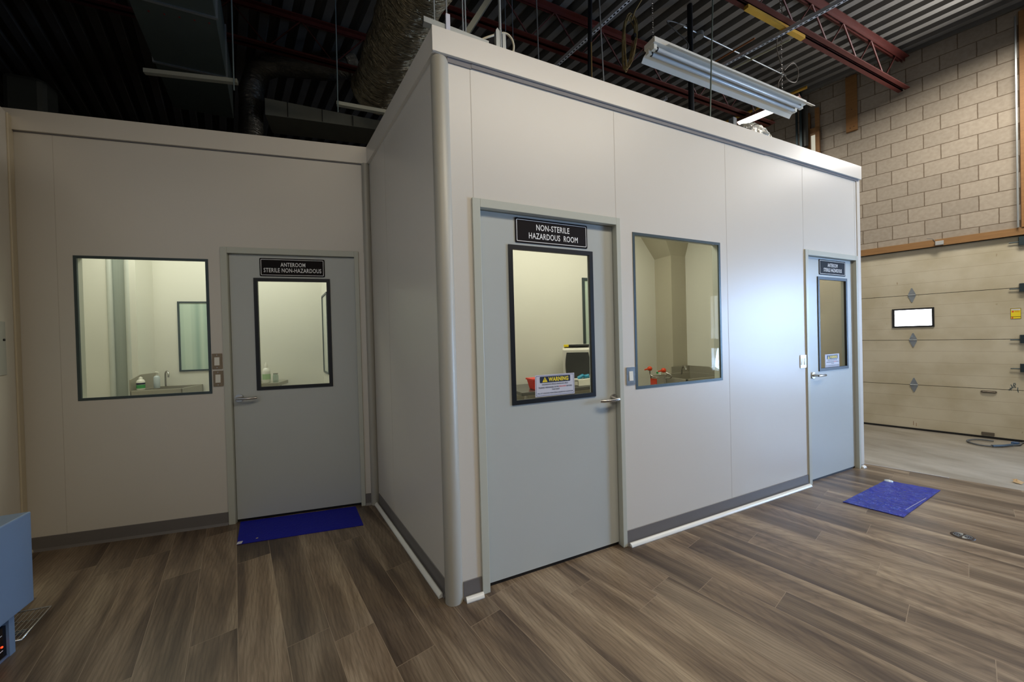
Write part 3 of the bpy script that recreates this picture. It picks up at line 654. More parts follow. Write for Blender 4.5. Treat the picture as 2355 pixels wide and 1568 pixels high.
# window in the slanted wall
fs = FC @ frame(-0.725, 1.45, math.atan2(-1.38, 0.455))
window('window_5', fs, 0.10, 0.55, 1.08, 1.98, 'narrow inner window on the anteroom right wall', w=0.018, y0=-0.012, y1=-0.001, glass=mat('pale_view', (205, 210, 200), 0.2))
# sink 2
t = thing('hand_sink', 'steel hand sink behind the recess window', 'sink', FC, (-2.17, 1.25, 0.8))
m_ = MB(); m_.box(-2.375, -1.95, 1.06, 1.075, .82, 1.0); m_.box(-2.375, -1.95, 1.425, 1.44, .82, 1.0); m_.box(-2.375, -2.36, 1.06, 1.44, .82, 1.0); m_.box(-1.965, -1.95, 1.06, 1.44, .82, 1.0); m_.box(-2.375, -1.95, 1.06, 1.44, .80, .82)
m_.build('basin', SINKM, t, bevel=0.003)
MB().prism([(1.06, 1.0), (1.44, 1.0), (1.44, 1.15), (1.20, 1.15), (1.06, 1.11)], 'x', -2.377, -2.367).build('side_splash', SINKM, t)
m_ = MB(); pts = [(-2.27, 1.40, 1.0), (-2.27, 1.40, 1.12)] + [(-2.27 + .03 * (1 - math.cos(a)), 1.40 - .03 * (1 - math.cos(a)), 1.12 + .045 * math.sin(a)) for a in [PI * k / 8 for k in range(1, 9)]] + [(-2.21, 1.34, 1.10)]
m_.tube(pts, 0.008, 10); m_.build('faucet', STEEL, t)
t = thing('soap_bottle', 'white bottle with green and blue label on the hand sink', 'bottle', FC, (-2.31, 1.12, 1.0))
MB().lathe([(.028, 0), (.032, .01), (.032, .085), (.024, .10), (.014, .105)], (-2.31, 1.10, 1.003), 20).build('body', PLW, t)
MB().lathe([(.015, 0), (.015, .02), (.006, .026), (.005, .03)], (-2.31, 1.10, 1.106), 14).build('cap', PLW, t)
MB().lathe([(.0325, .0), (.0325, .035)], (-2.31, 1.10, 1.02), 20).build('green_label', GREENP, t)
MB().lathe([(.0327, .0), (.0327, .018)], (-2.31, 1.10, 1.057), 20).build('blue_label', NAVY, t)
t = thing('pump_bottle', 'tall pale pump bottle beside the tap', 'bottle', FC, (-2.235, 1.2, 1.0))
MB().lathe([(.022, 0), (.025, .01), (.025, .11), (.018, .125), (.009, .13)], (-2.235, 1.20, 1.003), 18).build('body', mat('pale_bottle', (190, 200, 204), 0.3), t)
m_ = MB(); m_.tube([(-2.235, 1.2, 1.13), (-2.235, 1.2, 1.165)], .005, 8); m_.tube([(-2.245, 1.2, 1.168), (-2.21, 1.19, 1.164)], .006, 8); m_.build('pump', PLW, t)
# table with bottles behind the recess door
t = thing('small_steel_table', 'steel table behind the recess door window', 'table', FC, (-1.3, 1.25, 0))
MB().box(-1.62, -1.10, 1.10, 1.42, .965, 1.003).build('table_top', mat('pale_steel', (170, 166, 150), 0.3, 0.6), t, bevel=0.003)
leg = MB().tube([(-1.17, 1.15, 0), (-1.17, 1.15, .965)], .016, 12).build('leg', STEEL, t)
for dx, dy in ((-.40, 0), (0, .22), (-.40, .22)):
    c = leg.copy(); COL.objects.link(c); c.parent = t; c.location = (dx, dy, 0); ORG[c.name] = ORG[leg.name]
def bottle(x, y, label, blue):
    t = thing('spray_bottle', label, 'bottle', FC, (x, y, 1.003))
    MB().lathe([(.034, 0), (.038, .01), (.038, .125), (.030, .15), (.016, .165)], (x, y, 1.004), 20).build('body', PLW if not blue else mat('pale_bottle', (190, 200, 204), 0.3), t)
    MB().lathe([(.017, 0), (.015, .03), (.008, .045), (.005, .06)], (x, y, 1.169), 16).build('cap', PLW, t)
    MB().lathe([(.0385, 0), (.0385, .06)], (x, y, 1.04), 20).build('label_band', BLUEP if blue else mat('pale_green_label', (170, 200, 150), 0.5), t)
bottle(-1.235, 1.17, 'white bottle with pale green label on the small table', False)
bottle(-1.325, 1.17, 'pale bottle with blue label on the small table', True)
t = thing('glass_jar', 'clear glass jar beside the white bottle', 'jar', FC, (-1.15, 1.18, 1.003))
MB().lathe([(.025, 0), (.027, .008), (.027, .07), (.022, .08), (.022, .09)], (-1.15, 1.18, 1.004), 18).build('body', CLEAR, t)
MB().lathe([(.023, 0), (.023, .01)], (-1.15, 1.18, 1.094), 18).build('lid', STEEL, t)

# ------------------------------------------------------------------ garage side (G)
struct(wall_holes(-4.5, 7.5, 0, 5.25, 0, 0.2, [(-2.9, 0.62, 0, 2.5), (2.3, 4.9, 0.38, 2.45)]).build('wall_right', BLOCK, frame=FG), 'bare concrete block wall above the overhead door', 'wall')
dr = thing('door_4', 'cream sectional overhead door in the block wall', 'door', FG, (-1.1, 0, 0), kind='structure')
for k in range(4):
    z0, z1 = k * 0.624 + 0.003, (k + 1) * 0.624 - 0.003
    if k == 2: mb = wall_holes(-2.88, 0.60, z0, z1, 0.02, 0.06, [(-0.567, -0.21, 1.44, 1.675)])
    else: mb = MB().box(-2.88, 0.60, 0.02, 0.06, z0, z1)
    mb.build('door_section', GAR, dr)
MB().box(-2.88, 0.60, 0.045, 0.065, 0, 2.5).build('backing', BLACK, dr)
wf = MB().ring([(-0.585, 1.425), (-0.195, 1.425), (-0.195, 1.69), (-0.585, 1.69)], [(-0.560, 1.447), (-0.218, 1.447), (-0.218, 1.668), (-0.560, 1.668)], 0.008, 0.045).build('window_frame', BLACK, dr)
MB().box(-0.562, -0.216, 0.030, 0.044, 1.445, 1.67).build('pane', mat('door_daylight', (240, 246, 255), 0.4, emit=9.0), wf)
for x, z in ((-0.394, 1.872), (-0.389, 1.248), (-0.388, 0.624)):
    h = MB(); hw, hh = .036, .098
    h.prism([(x - hw, z - .012), (x - .005, z - hh), (x + .005, z - hh), (x + hw, z - .012), (x + hw, z + .012), (x + .005, z + hh), (x - .005, z + hh), (x - hw, z + .012)], 'y', 0.014, 0.02)
    h.tube([(x - hw, 0.012, z), (x + hw, 0.012, z)], 0.007, 10); h.build('hinge', GALV, dr)
m_ = MB(); m_.box(-2.88, 0.60, 0.012, 0.02, 0.002, 0.022); m_.build('bottom_seal', BLACK, dr)
m_ = MB(); m_.prism(rrect(0.174, 0.300, 0.570, 0.600, 0.014), 'y', 0.010, 0.02); m_.tube([(0.19, 0.006, .586), (.285, .006, .586)], .006, 8); m_.build('slide_latch', mat('worn_steel', (120, 112, 100), 0.45, 0.7, var=0.2), dr)
m_ = MB(); m_.prism(rrect(0.178, 0.277, 0.036, 0.072, 0.003), 'y', 0.006, 0.02); m_.build('lift_handle', mat('worn_steel', (120, 112, 100)), dr)
for zz in (0.90, 1.25, 1.87, 2.43):
    m_ = MB(); m_.box(0.47, 0.60, -0.02, 0.02, zz - .05, zz + .05); m_.tube([(0.40, 0.0, zz - .01), (0.48, 0.0, zz - .01)], 0.006, 8)
    m_.build('roller_bracket', mat('dark_bracket', (58, 72, 78), 0.4, 0.6), dr)
m_ = MB()   # scribbled marker writing
for seg in ([(0.392, .618), (0.398, .655), (0.405, .62)], [(0.402, .69), (0.412, .665), (0.408, .64)], [(0.420, .668), (0.424, .71), (0.433, .712), (0.436, .69), (0.427, .68), (.438, .655)], [(0.452, .66), (0.450, .63), (0.456, .60)], [(.385, .625), (.39, .63)], [(0.400, .64), (0.415, .655), (0.43, .66)]):
    m_.tube([(x, 0.0185, z) for x, z in seg], 0.0028, 5)
m_.build('marker_scribble', mat('marker_ink', (40, 70, 84), 0.6), dr)
m_ = MB()
for z0, z1, x in ((0.06, 0.115, -.40), (0.05, 0.095, -.375)): m_.box(x, x + .004, .0185, .02, z0, z1)
m_.build('rust_streak', mat('rust', (130, 80, 40), 0.7), dr)
struct(MB().box(-2.9, 0.75, -0.03, 0.02, 2.5, 2.588).build('beam_lintel', WOODH, frame=FG), 'yellow wooden beam over the overhead door', 'beam')
t = thing('caution_sticker', 'square yellow caution sticker on the overhead door', 'sticker', FG, (0.445, 0, 1.495))
MB().box(0.407, 0.482, 0.018, 0.0195, 1.496, 1.624).build('sheet', YEL, t)
m_ = MB(); m_.ring([(0.407, 1.496), (0.482, 1.496), (0.482, 1.624), (0.407, 1.624)], [(0.409, 1.4985), (0.480, 1.4985), (0.480, 1.6215), (0.409, 1.6215)], 0.0165, 0.0175)
m_.box(.407, .482, .0165, .0175, 1.522, 1.525); m_.build('outline', BLACK, t)
MB().box(.412, .477, .0165, .0175, 1.600, 1.616).build('heading', LABW, t)
MB().box(.417, .430, .0165, .0175, 1.578, 1.592).build('red_flag', REDT, t)
MB().prism([(.420 + .007 * math.cos(a), 1.510 + .008 * math.sin(a)) for a in [PI / 4 * k for k in range(8)]], 'y', .0165, .0175).build('red_disc', REDT, t)
for zz in (1.59, 1.582): MB().box(.436, .470, .0165, .0175, zz - .0012, zz).build('red_line', REDT, t)
t = thing('sensor_box', 'small pale box on the wooden beam', 'sensor', FG, (-0.14, -0.03, 2.50))
MB().box(-0.181, -0.107, -0.06, -0.031, 2.507, 2.560).build('case', mat('pale_grey_box', (170, 172, 172), 0.4), t, bevel=0.004)
MB().tube([(-0.178, -.035, 2.56), (-0.20, -.035, 2.60), (-0.25, -.032, 2.62)], .003, 6).build('wire', GWIRE, t)
t = thing('hanging_board', 'vertical wooden board fixed high on the block wall', 'board', FG, (-0.97, 0, 4.37))
MB().box(-1.025, -0.90, -0.04, -0.001, 4.385, 5.20).build('plank', WOOD, t)
for x, z in ((-.98, 4.43), (-.94, 4.44), (-.96, 4.70)): MB().tube([(x, -.04, z), (x, -.043, z)], .006, 8).build('bolt', mat('dark_bolt', (50, 36, 24), 0.6), t)
t = thing('wood_post', 'upright wooden jamb beside the steel tracks', 'post', FG, (-1.38, 0, 2.6))
m_ = MB(); m_.box(-1.47, -1.435, -0.10, -0.001, 2.588, 4.86); m_.box(-1.375, -1.325, -0.10, -0.001, 2.588, 4.90); m_.box(-1.47, -1.325, -0.10, -0.001, 4.52, 4.60); m_.build('studs', WOOD, t)
MB().box(-1.435, -1.375, -0.02, -0.003, 2.60, 4.52).build('daylight_slot', mat('slot_glow', (235, 235, 215), 0.4, emit=0.5), t)
t = thing('door_track', 'dark steel door track rising to the ceiling', 'track', FG, (-1.52, 0, 2.6))
m_ = MB(); m_.box(-1.545, -1.515, -0.24, -0.16, 2.588, 5.18); m_.box(-1.60, -1.575, -0.20, -0.16, 2.588, 5.0); m_.build('rail', mat('dark_track', (48, 60, 64), 0.4, 0.6), t)
MB().tube([(-1.475, -0.22, 4.30), (-1.475, -0.22, 4.95)], .035, 16).build('counterweight_tube', mat('dark_tube', (52, 52, 48), 0.5, 0.3), t)
t = thing('vertical_rail', 'thin steel rail beside the right edge of the blocks', 'track', FG, (0.49, 0, 2.6))
MB().box(0.455, 0.468, -0.06, -0.03, 2.59, 5.1).build('rail', GALV, t)
t = thing('jamb_board', 'wooden board at the right edge of the block wall', 'board', FG, (0.54, 0, 2.6))
MB().box(0.487, 0.60, -0.04, -0.001, 2.59, 5.15).build('plank', WOOD, t)
t = thing('wood_block', 'stub of timber set in the block wall near the light', 'board', FG, (-2.0, 0, 4.9))
MB().box(-2.12, -1.92, -0.08, -0.001, 4.945, 5.0).build('stub', mat('dark_timber', (120, 74, 36), 0.6, var=0.2), t)
t = thing('gas_pipe', 'yellow gas pipe high along the block wall', 'pipe', FG, (-1.8, -0.4, 5.1))
MB().tube([(-3.4, -0.4, 5.1), (-1.42, -0.4, 5.12)], 0.022, 12).build('pipe_run', YPIPE, t)
# daylight window of the side bay (real opening, beyond the frame)
w6 = thing('window_6', 'bright daylight window in the block wall', 'window', FG, (3.6, 0, .38), kind='structure')
MB().ring([(2.3, 0.38), (4.9, 0.38), (4.9, 2.45), (2.3, 2.45)], [(2.36, 0.44), (4.84, 0.44), (4.84, 2.39), (2.36, 2.39)], -0.01, 0.12).build('frame', ENAMEL, w6)
MB().box(2.36, 4.84, -.06, 0.08, 1.02, 1.26).build('sill', ENAMEL, w6)
for a_ in (3.45, 4.2): MB().box(a_, a_ + .07, 0, 0.08, 0.44, 2.39).build('mullion', ENAMEL, w6)
MB().box(2.36, 4.84, 0.11, 0.12, 0.44, 2.39).build('pane', SKYW, w6)
# far walls closing the dark hall
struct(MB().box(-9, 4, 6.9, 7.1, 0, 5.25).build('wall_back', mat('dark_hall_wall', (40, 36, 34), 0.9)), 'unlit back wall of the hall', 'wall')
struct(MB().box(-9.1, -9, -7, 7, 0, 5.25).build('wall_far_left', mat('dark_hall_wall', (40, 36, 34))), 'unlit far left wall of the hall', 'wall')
# cord and scrap on the concrete
t = thing('extension_cord', 'grey cord looped on the concrete below the overhead door', 'cord', W, (6.45, -0.3, 0))
m_ = MB(); pts = [(6.66, -0.30), (6.62, -0.22), (6.55, -0.17), (6.45, -0.15), (6.38, -0.18), (6.32, -0.25), (6.31, -0.32), (6.36, -0.37), (6.45, -0.40), (6.55, -.43), (6.68, -0.48), (6.82, -0.47), (6.95, -0.50), (7.05, -0.6)]
m_.tube(smooth([(x, y, 0.012 + 0.003 * math.sin(i)) for i, (x, y) in enumerate(pts)]), 0.009, 8); m_.build('cord', GWIRE, t)
m_ = MB(); m_.tube([(6.34, -0.36, .016), (6.44, -0.41, .016), (6.60, -.45, .016)], 0.014, 8); m_.build('tape_wrap', mat('blue_grey_tape', (70, 88, 104), 0.5), t)
MB().box(6.68, 6.75, -.47, -.42, .0, .03).build('plug', mat('blue_plug', (60, 90, 130), 0.4), t, bevel=0.005)
t = thing('paper_scrap', 'small tan scrap lying on the concrete', 'scrap', W, (5.0, -0.81, 0))
m_ = MB(); m_.add([(4.96, -.83, 0), (5.04, -.83, .004), (5.05, -.78, .018), (4.97, -.78, .006)], [(0, 1, 2, 3)]); m_.add([(5.0, -.80, .012), (5.05, -.79, .02), (5.04, -.76, .008)], [(0, 1, 2)]); m_.build('paper', mat('tan_paper', (170, 140, 95), 0.7), t)

# ------------------------------------------------------------------ mats and drain on floor
def mat_quad(c, z, nx, ny, amp, seed):
    rnd = random.Random(seed); vs = []; fs = []
    for j in range(ny + 1):
        for i in range(nx + 1):
            u, v = i / nx, j / ny
            x = (1 - u) * (1 - v) * c[0][0] + u * (1 - v) * c[1][0] + u * v * c[2][0] + (1 - u) * v * c[3][0]
            y = (1 - u) * (1 - v) * c[0][1] + u * (1 - v) * c[1][1] + u * v * c[2][1] + (1 - u) * v * c[3][1]
            vs.append((x, y, z + rnd.random() * amp))
    for j in range(ny):
        for i in range(nx):
            a = j * (nx + 1) + i; fs.append((a, a + 1, a + nx + 2, a + nx + 1))
    mb = MB(); mb.add(vs, fs, True); n = len(c)
    mb.add([(p[0], p[1], 0.0005) for p in c] + [(p[0], p[1], z) for p in c], [(i, (i + 1) % n, n + (i + 1) % n, n + i) for i in range(n)])
    return mb
t = thing('sticky_mat', 'shiny crinkled blue film mat near the floor drain', 'mat', W, (3.7, -0.44, 0))
mat_quad([(4.066, -0.263), (3.201, -0.313), (3.292, -0.638), (4.184, -0.57)], 0.004, 26, 14, 0.003, 3).build('film', BLUEM, t)
m_ = MB(); m_.lathe([(.03, 0), (.028, .006), (.006, .012)], (4.06, -.285, .005), 14); m_.build('curled_corner', mat('clear_curl', (205, 220, 235), 0.2), t)
m_ = MB()
for k in range(26):
    u = .12 + k * .013; x = 3.45 + k * .016; y = -.60 + k * .0006
    m_.box(x, x + .006, y, y + .004, .0075, .0085)
m_.build('white_print', LABW, t)
t = thing('door_mat', 'flat dark blue mat at the recess door', 'mat', W, (-0.85, 1.36, 0))
mat_quad([(-1.314, 1.617), (-1.243, 1.232), (-0.412, 1.109), (-0.466, 1.480)], 0.004, 8, 16, 0.0006, 5).build('film', BLUED, t)
MB().box(-1.245, -1.215, 1.228, 1.262, .005, .0075).build('corner_tag', LABW, t)
MB().lathe([(.008, 0), (.008, .001)], (-1.13, 1.262, .0055), 12).build('number_dot', mat('tan_dot', (170, 160, 140), 0.6), t)
t = thing('floor_drain', 'round slotted floor drain in the plank floor', 'drain', W, (3.297, -0.921, 0))
m_ = MB(); m_.lathe([(.055, .0005), (.054, .002), (.046, .0025)], (3.297, -.921, 0), 36); m_.build('dark_disc', mat('drain_dark', (52, 38, 24), 0.5, 0.4), t)
m_ = MB()
for r in (.040, .030, .020, .010): 
    for q in range(4):
        pts = [(3.297 + r * math.cos(a), -.921 + r * math.sin(a), .0035) for a in [q * PI / 2 + .18 + (PI / 2 - .36) * k / 6 for k in range(7)]]
        m_.tube(pts, .0022, 5)
m_.build('grate', mat('drain_metal', (150, 156, 160), 0.3, 0.7), t)

# ------------------------------------------------------------------ lab cabinet and rack at lower left
t = thing('floor_cabinet', 'pale blue-white cabinet with a black control panel at its foot', 'appliance', W, (-2.1, 0.4, 0))
MB().box(-2.25, -1.905, -0.2, 0.655, 0.205, 0.642).build('body', FRIDGE, t, bevel=0.006)
MB().box(-2.22, -1.95, 0.585, 0.615, 0.0, 0.21).build('corner_leg', FRIDGE, t)
MB().box(-2.22, -1.96, -0.2, 0.585, 0.012, 0.150).build('control_panel', PANEL, t)
m_ = MB(); m_.box(-2.2, -1.955, -0.2, 0.60, 0.0, 0.012); m_.build('plinth', mat('plinth_steel', (130, 140, 165), 0.35, 0.4), t)
MB().tube([(-1.96, 0.560, 0.065), (-1.957, 0.560, 0.065)], .004, 12).build('power_light', LEDR, t)
for y0, z in ((.562, .115), (.565, .045), (.53, .095), (.545, .03)): MB().box(-1.96, -1.9585, y0 - .03, y0, z, z + .0025).build('panel_line', SIGNW, t)
t = thing('wire_rack', 'chrome wire rack lying on the floor behind the cabinet', 'rack', W, (-2.1, 0.8, 0))
m_ = MB(); c = [(-2.0, 0.925), (-1.96, 0.665), (-2.24, 0.70), (-2.28, 0.96)]
m_.tube([(x, y, .02) for x, y in c + c[:1]], .005, 8)
m_.build('rim_wire', STEEL, t)
m_ = MB()
for k in range(1, 14):
    u = k / 14; m_.tube([(c[0][0] + (c[3][0] - c[0][0]) * u, c[0][1] + (c[3][1] - c[0][1]) * u, .018), (c[1][0] + (c[2][0] - c[1][0]) * u, c[1][1] + (c[2][1] - c[1][1]) * u, .018)], .0022, 6)
for v in (.35, .65): m_.tube([(c[0][0] + (c[1][0] - c[0][0]) * v, c[0][1] + (c[1][1] - c[0][1]) * v, .014), (c[3][0] + (c[2][0] - c[3][0]) * v, c[3][1] + (c[2][1] - c[3][1]) * v, .014)], .0022, 6)
m_.build('rack_wires', STEEL, t)
MB().box(-2.26, -2.0, 0.745, 0.77, 0.0, 0.012).build('flat_bar', GALV, t)

# ------------------------------------------------------------------ ceiling deck
ang = math.radians(15.0)
FR = Matrix.Rotation(ang, 4, 'Z')      # local y = along the ribs
m_ = MB(); per = 0.19; prof = []
x = -10.0
while x < 11.5:
    prof += [(x, 0.0), (x + 0.085, 0.0), (x + 0.107, 0.085), (x + 0.168, 0.085)]; x += per
vs = [(p[0], -8.5, 5.2 + p[1]) for p in prof] + [(p[0], 9.5, 5.2 + p[1]) for p in prof]; n = len(prof)
m_.add(vs, [(i, i + 1, n + i + 1, n + i) for i in range(n - 1)])
struct(m_.build('ceiling', DECK, frame=FR), 'corrugated steel roof deck', 'ceiling')

def joist(y, x0, x1, label):
    t = thing('steel_joist', label, 'joist', W, ((x0 + x1) / 2, y, 4.7))
    m = MB(); m.box(x0, x1, y - .058, y - .010, 4.700, 4.712); m.box(x0, x1, y - .016, y - .010, 4.70, 4.75); m.box(x0, x1, y + .010, y + .058, 4.70, 4.712); m.box(x0, x1, y + .010, y + .016, 4.70, 4.75); m.build('bottom_chord', REDS, t)
    m = MB(); m.box(x0, x1, y - .058, y - .010, 5.13, 5.142); m.box(x0, x1, y - .016, y - .010, 5.09, 5.14); m.box(x0, x1, y + .010, y + .058, 5.13, 5.142); m.box(x0, x1, y + .010, y + .016, 5.09, 5.14); m.build('top_chord', REDS, t)
    m = MB(); k = 0; x = x0
    pts = []
    while x < x1: pts.append((x, y, 4.72 if k % 2 == 0 else 5.11)); x += 0.33; k += 1
    m.tube(pts, .010, 8); m.build('web_bar', REDS, t)
joist(1.60, -6.5, 5.72, 'red steel joist behind the hanging coil of cable')
joist(0.40, -6.5, 6.6, 'red steel joist with a yellow strip along its underside')
joist(2.80, -6.5, 5.3, 'red steel joist farthest back over the rooms')
t = thing('yellow_strip', 'yellow painted strip under the nearest red joist', 'strip', W, (3.7, .41, 4.66))
MB().box(3.24, 4.22, 0.385, 0.43, 4.655, 4.690).build('strip', YPIPE, t)

def channel(p, q, z, label):
    p = Vector((p[0], p[1], z)); q = Vector((q[0], q[1], z)); d = (q - p).normalized(); s = Vector((-d.y, d.x, 0)); L_ = (q - p).length
    t = thing('slotted_channel', label, 'channel', W, tuple(p)); m = MB(); w = .019
    def bx(a, b, c0, c1, z0, z1):
        P = lambda u, v, zz: tuple(p + d * u + s * v + Vector((0, 0, zz)))
        m.hexa([P(a, c0, z0), P(b, c0, z0), P(b, c1, z0), P(a, c1, z0)], [P(a, c0, z1), P(b, c0, z1), P(b, c1, z1), P(a, c1, z1)])
    bx(0, L_, -w, -w * .45, 0, .003); bx(0, L_, w * .45, w, 0, .003); u = 0
    while u < L_: bx(u, min(L_, u + .017), -w * .45, w * .45, 0, .003); u += .042
    bx(0, L_, -w, -w + .003, 0, .035); bx(0, L_, w - .003, w, 0, .035)
    m.build('rail', mat('channel_steel', (196, 198, 202), 0.45, 0.1, var=0.1), t)
    m2 = MB(); m, mm = m2, m
    bx(0, L_, -w + .003, w - .003, .008, .034); m2.build('shade_fill', BLACK, t)  # black bar standing for the shade inside the hollow channel
channel((1.83, 1.78), (2.30, -.30), 4.62, 'long slotted channel crossing behind the black pipe')
channel((3.62, 1.27), (4.13, -.40), 4.62, 'slotted channel crossing between the twin-tube light and the yellow strip')
channel((2.52, 2.35), (2.66, 1.72), 4.45, 'short slotted channel just above the front header')
channel((3.3, 2.6), (3.52, 1.66), 4.6, 'slotted channel behind the left end of the twin-tube light')
def rod(p, q, r, m, name, label, cat='rod'):
    t = thing(name, label, cat, W, q); MB().tube([p, q], r, 10).build('shaft', m, t); return t
rod((3.57, 1.22, 4.68), (3.72, .62, 4.68), .010, mat('rusty_bar', (140, 84, 40), 0.6), 'conduit', 'rust-brown bar beside the slotted channel', 'bar')
rod((3.80, 1.02, 4.60), (4.0, .42, 4.60), .011, mat('beige_conduit', (150, 146, 120), 0.4), 'conduit', 'beige conduit beside the slotted channel', 'conduit')
t = thing('junction_box', 'round junction box with thin conduit under the deck', 'junction box', W, (3.58, 1.195, 5.12))
MB().tube([(3.58, 1.195, 5.14), (3.58, 1.195, 5.09)], .05, 18).build('box', GALV, t)
MB().tube([(3.3, 1.19, 5.13), (5.4, 1.22, 5.13)], .010, 8).build('conduit', GALV, t)

# hanging hardware
rod((2.52, .2, 5.18), (2.383, .2, 3.05), .006, mat('green_grey_rod', (96, 108, 104), 0.4, 0.6), 'threaded_rod', 'thin steel rod hanging in front of the twin-tube light')
rod((3.18, 1.0, 5.18), (3.16, 1.0, 2.85), .030, BPIPE, 'drop_pipe', 'thick black pipe dropping behind the twin-tube light', 'pipe')
t = thing('drop_pipe', 'thin black double pipe left of the cable coil', 'pipe', W, (1.74, 1.0, 2.85))
MB().tube([(1.80, 1.0, 5.18), (1.715, 1.0, 2.85)], .022, 10).build('shaft', BPIPE, t)
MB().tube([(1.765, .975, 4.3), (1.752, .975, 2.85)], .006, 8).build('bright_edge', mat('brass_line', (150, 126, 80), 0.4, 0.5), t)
rod((1.56, .6, 4.62), (1.63, .6, 2.85), .006, GALV, 'threaded_rod', 'thin steel rod between black pipe and cable coil')
rod((1.17, 1.0, 5.18), (1.20, 1.0, 2.85), .006, GALV, 'threaded_rod', 'thin steel rod above the middle of the near door')
for x in (.86, .93): rod((x, 1.0, 5.18), (x, 1.0, 2.85), .004, mat('blue_grey_rod', (84, 96, 108), 0.4, 0.5), 'threaded_rod', 'thin dark rod, %s of a close pair above the near door' % ('left' if x < .9 else 'right'))
t = thing('rod_hanger', 'steel rod with forked clamp above the header', 'hanger', W, (.44, .15, 3.06))
MB().tube([(.441, .15, 5.18), (.441, .15, 3.30)], .009, 10).build('rod', mat('bright_rod', (190, 198, 202), 0.3, 0.8), t)
m_ = MB(); m_.prism([(.405, 3.0), (.43, 3.0), (.43, 3.31), (.415, 3.325), (.405, 3.31)], 'y', .13, .16); m_.prism([(.452, 3.0), (.477, 3.0), (.473, 3.31), (.462, 3.325), (.452, 3.31)], 'y', .14, .17); m_.tube([(.441, .15, 3.33), (.441, .15, 3.22)], .012, 8); m_.build('clamp', GALV, t)
t = thing('looped_cable', 'pale cable arching over the front header', 'cable', W, (.4, .15, 3.06))
MB().tube(smooth([(.22, .215, 3.16), (.283, .215, 3.245), (.35, .215, 3.30), (.412, .215, 3.341), (.47, .215, 3.375), (.516, .215, 3.385), (.548, .215, 3.365), (.562, .215, 3.33), (.56, .215, 3.29), (.551, .215, 3.25), (.545, .215, 2.95), (.54, .215, 2.82)]), .0065, 10).build('cable', WIRE, t)
t = thing('strut_channel', 'steel strut lying behind the front corner header', 'strut', W, (.1, .17, 3.2))
m_ = MB(); m_.hexa([(-.03, .14, 3.225), (.36, .14, 3.20), (.36, .18, 3.20), (-.03, .18, 3.225)], [(-.03, .14, 3.255), (.36, .14, 3.235), (.36, .18, 3.235), (-.03, .18, 3.255)]); m_.build('rail', GALV, t)
for x in (.035, .107, .205, .222): MB().tube([(x, .16, 5.18), (x, .16, 3.20)], .0045, 8).build('hanger_rod', mat('bright_rod', (190, 198, 202)), t)
MB().box(.094, .118, .125, .14, 3.10, 3.30).build('white_sleeve', LABW, t)
t = thing('brace_strut', 'slanted steel strut rising from the front corner', 'strut', W, (.19, .2, 3.2))
m_ = MB(); m_.hexa([(.18, .26, 3.24), (.215, .26, 3.24), (.215, .30, 3.24), (.18, .30, 3.24)], [(.61, .26, 3.98), (.645, .26, 3.98), (.645, .30, 3.98), (.61, .30, 3.98)]); m_.build('rail', mat('dull_strut', (104, 106, 98), 0.4, 0.7), t)
# chain hung twin-tube light
t = thing('strip_light', 'unlit white twin-tube light hanging on chains', 'ceiling light', W, (3.1, .45, 3.9)); x0, x1 = 1.97, 4.16
zt = 3.925
MB().box(x0 - .01, x1 + .03, .37, .49, zt - .015, zt + .03).build('housing', ENAMEL, t, bevel=0.003)
m_ = MB(); m_.add([(x0 + .12, .372, zt - .014), (x1 + .12, .372, zt - .014), (x1 + .12, .335, zt - .03), (x0 + .12, .335, zt - .03)], [(0, 1, 2, 3)])
m_.add([(x0 + .02, .488, zt - .014), (x1 + .06, .488, zt - .014), (x1 + .07, .54, zt - .02), (x0 + .03, .54, zt - .02)], [(3, 2, 1, 0)]); m_.add([(x0 + .03, .54, zt - .02), (x1 + .07, .54, zt - .02), (x1 + .09, .575, zt - .045), (x0 + .04, .575, zt - .045)], [(3, 2, 1, 0)])
rf = m_.build('reflector', ENAMEL, t); sm = rf.modifiers.new('thick', 'SOLIDIFY'); sm.thickness = .004
for y in (.405, .465):
    for x in (x0 + .02, x1 - .02): MB().box(x - .018, x + .018, y - .016, y + .016, zt - .058, zt - .015).build('socket', PLW, t)
    ft = MB().tube([(x0 + .055, y, zt - .042), (x1 - .03, y, zt - .042)], .0165, 14).build('fluorescent_tube', TUBEG, t)
    MB().tube([(x0 + .035, y, zt - .042), (x0 + .055, y, zt - .042)], .0175, 12).build('tube_cap', BLACK, ft)
for x in (2.06, 3.95):
    m_ = MB(); z = zt + .03; k = 0
    while z < 5.16:
        a = .006
        m_.tube([(x - (a if k % 2 else 0), .48 - (0 if k % 2 else a), z), (x - (a if k % 2 else 0), .48 - (0 if k % 2 else a), z + .024), (x + (a if k % 2 else 0), .48 + (0 if k % 2 else a), z + .024), (x + (a if k % 2 else 0), .48 + (0 if k % 2 else a), z), (x - (a if k % 2 else 0), .48 - (0 if k % 2 else a), z)], .0016, 4); z += .021; k += 1
    m_.build('chain', STEEL, t)
t = thing('hanging_wire', 'thin grey wire twisting round the right chain of the light', 'wire', W, (3.95, .4, 4.0))
MB().tube(smooth([(3.99, .52, 3.99), (3.93, .51, 4.15), (4.02, .51, 4.32), (3.90, .50, 4.55), (3.99, .50, 4.85), (4.01, .50, 5.0), (3.93, .50, 5.17)]), .005, 8).build('wire', mat('grey_brown_wire', (120, 108, 94), 0.5), t)
MB().tube(smooth([(4.02, .51, 4.32), (4.10, .50, 4.24), (4.25, .50, 4.26), (4.30, .50, 4.40), (4.20, .50, 4.46), (4.05, .51, 4.34)]), .0045, 8).build('wire_loop', mat('grey_brown_wire', (120, 108, 94)), t)
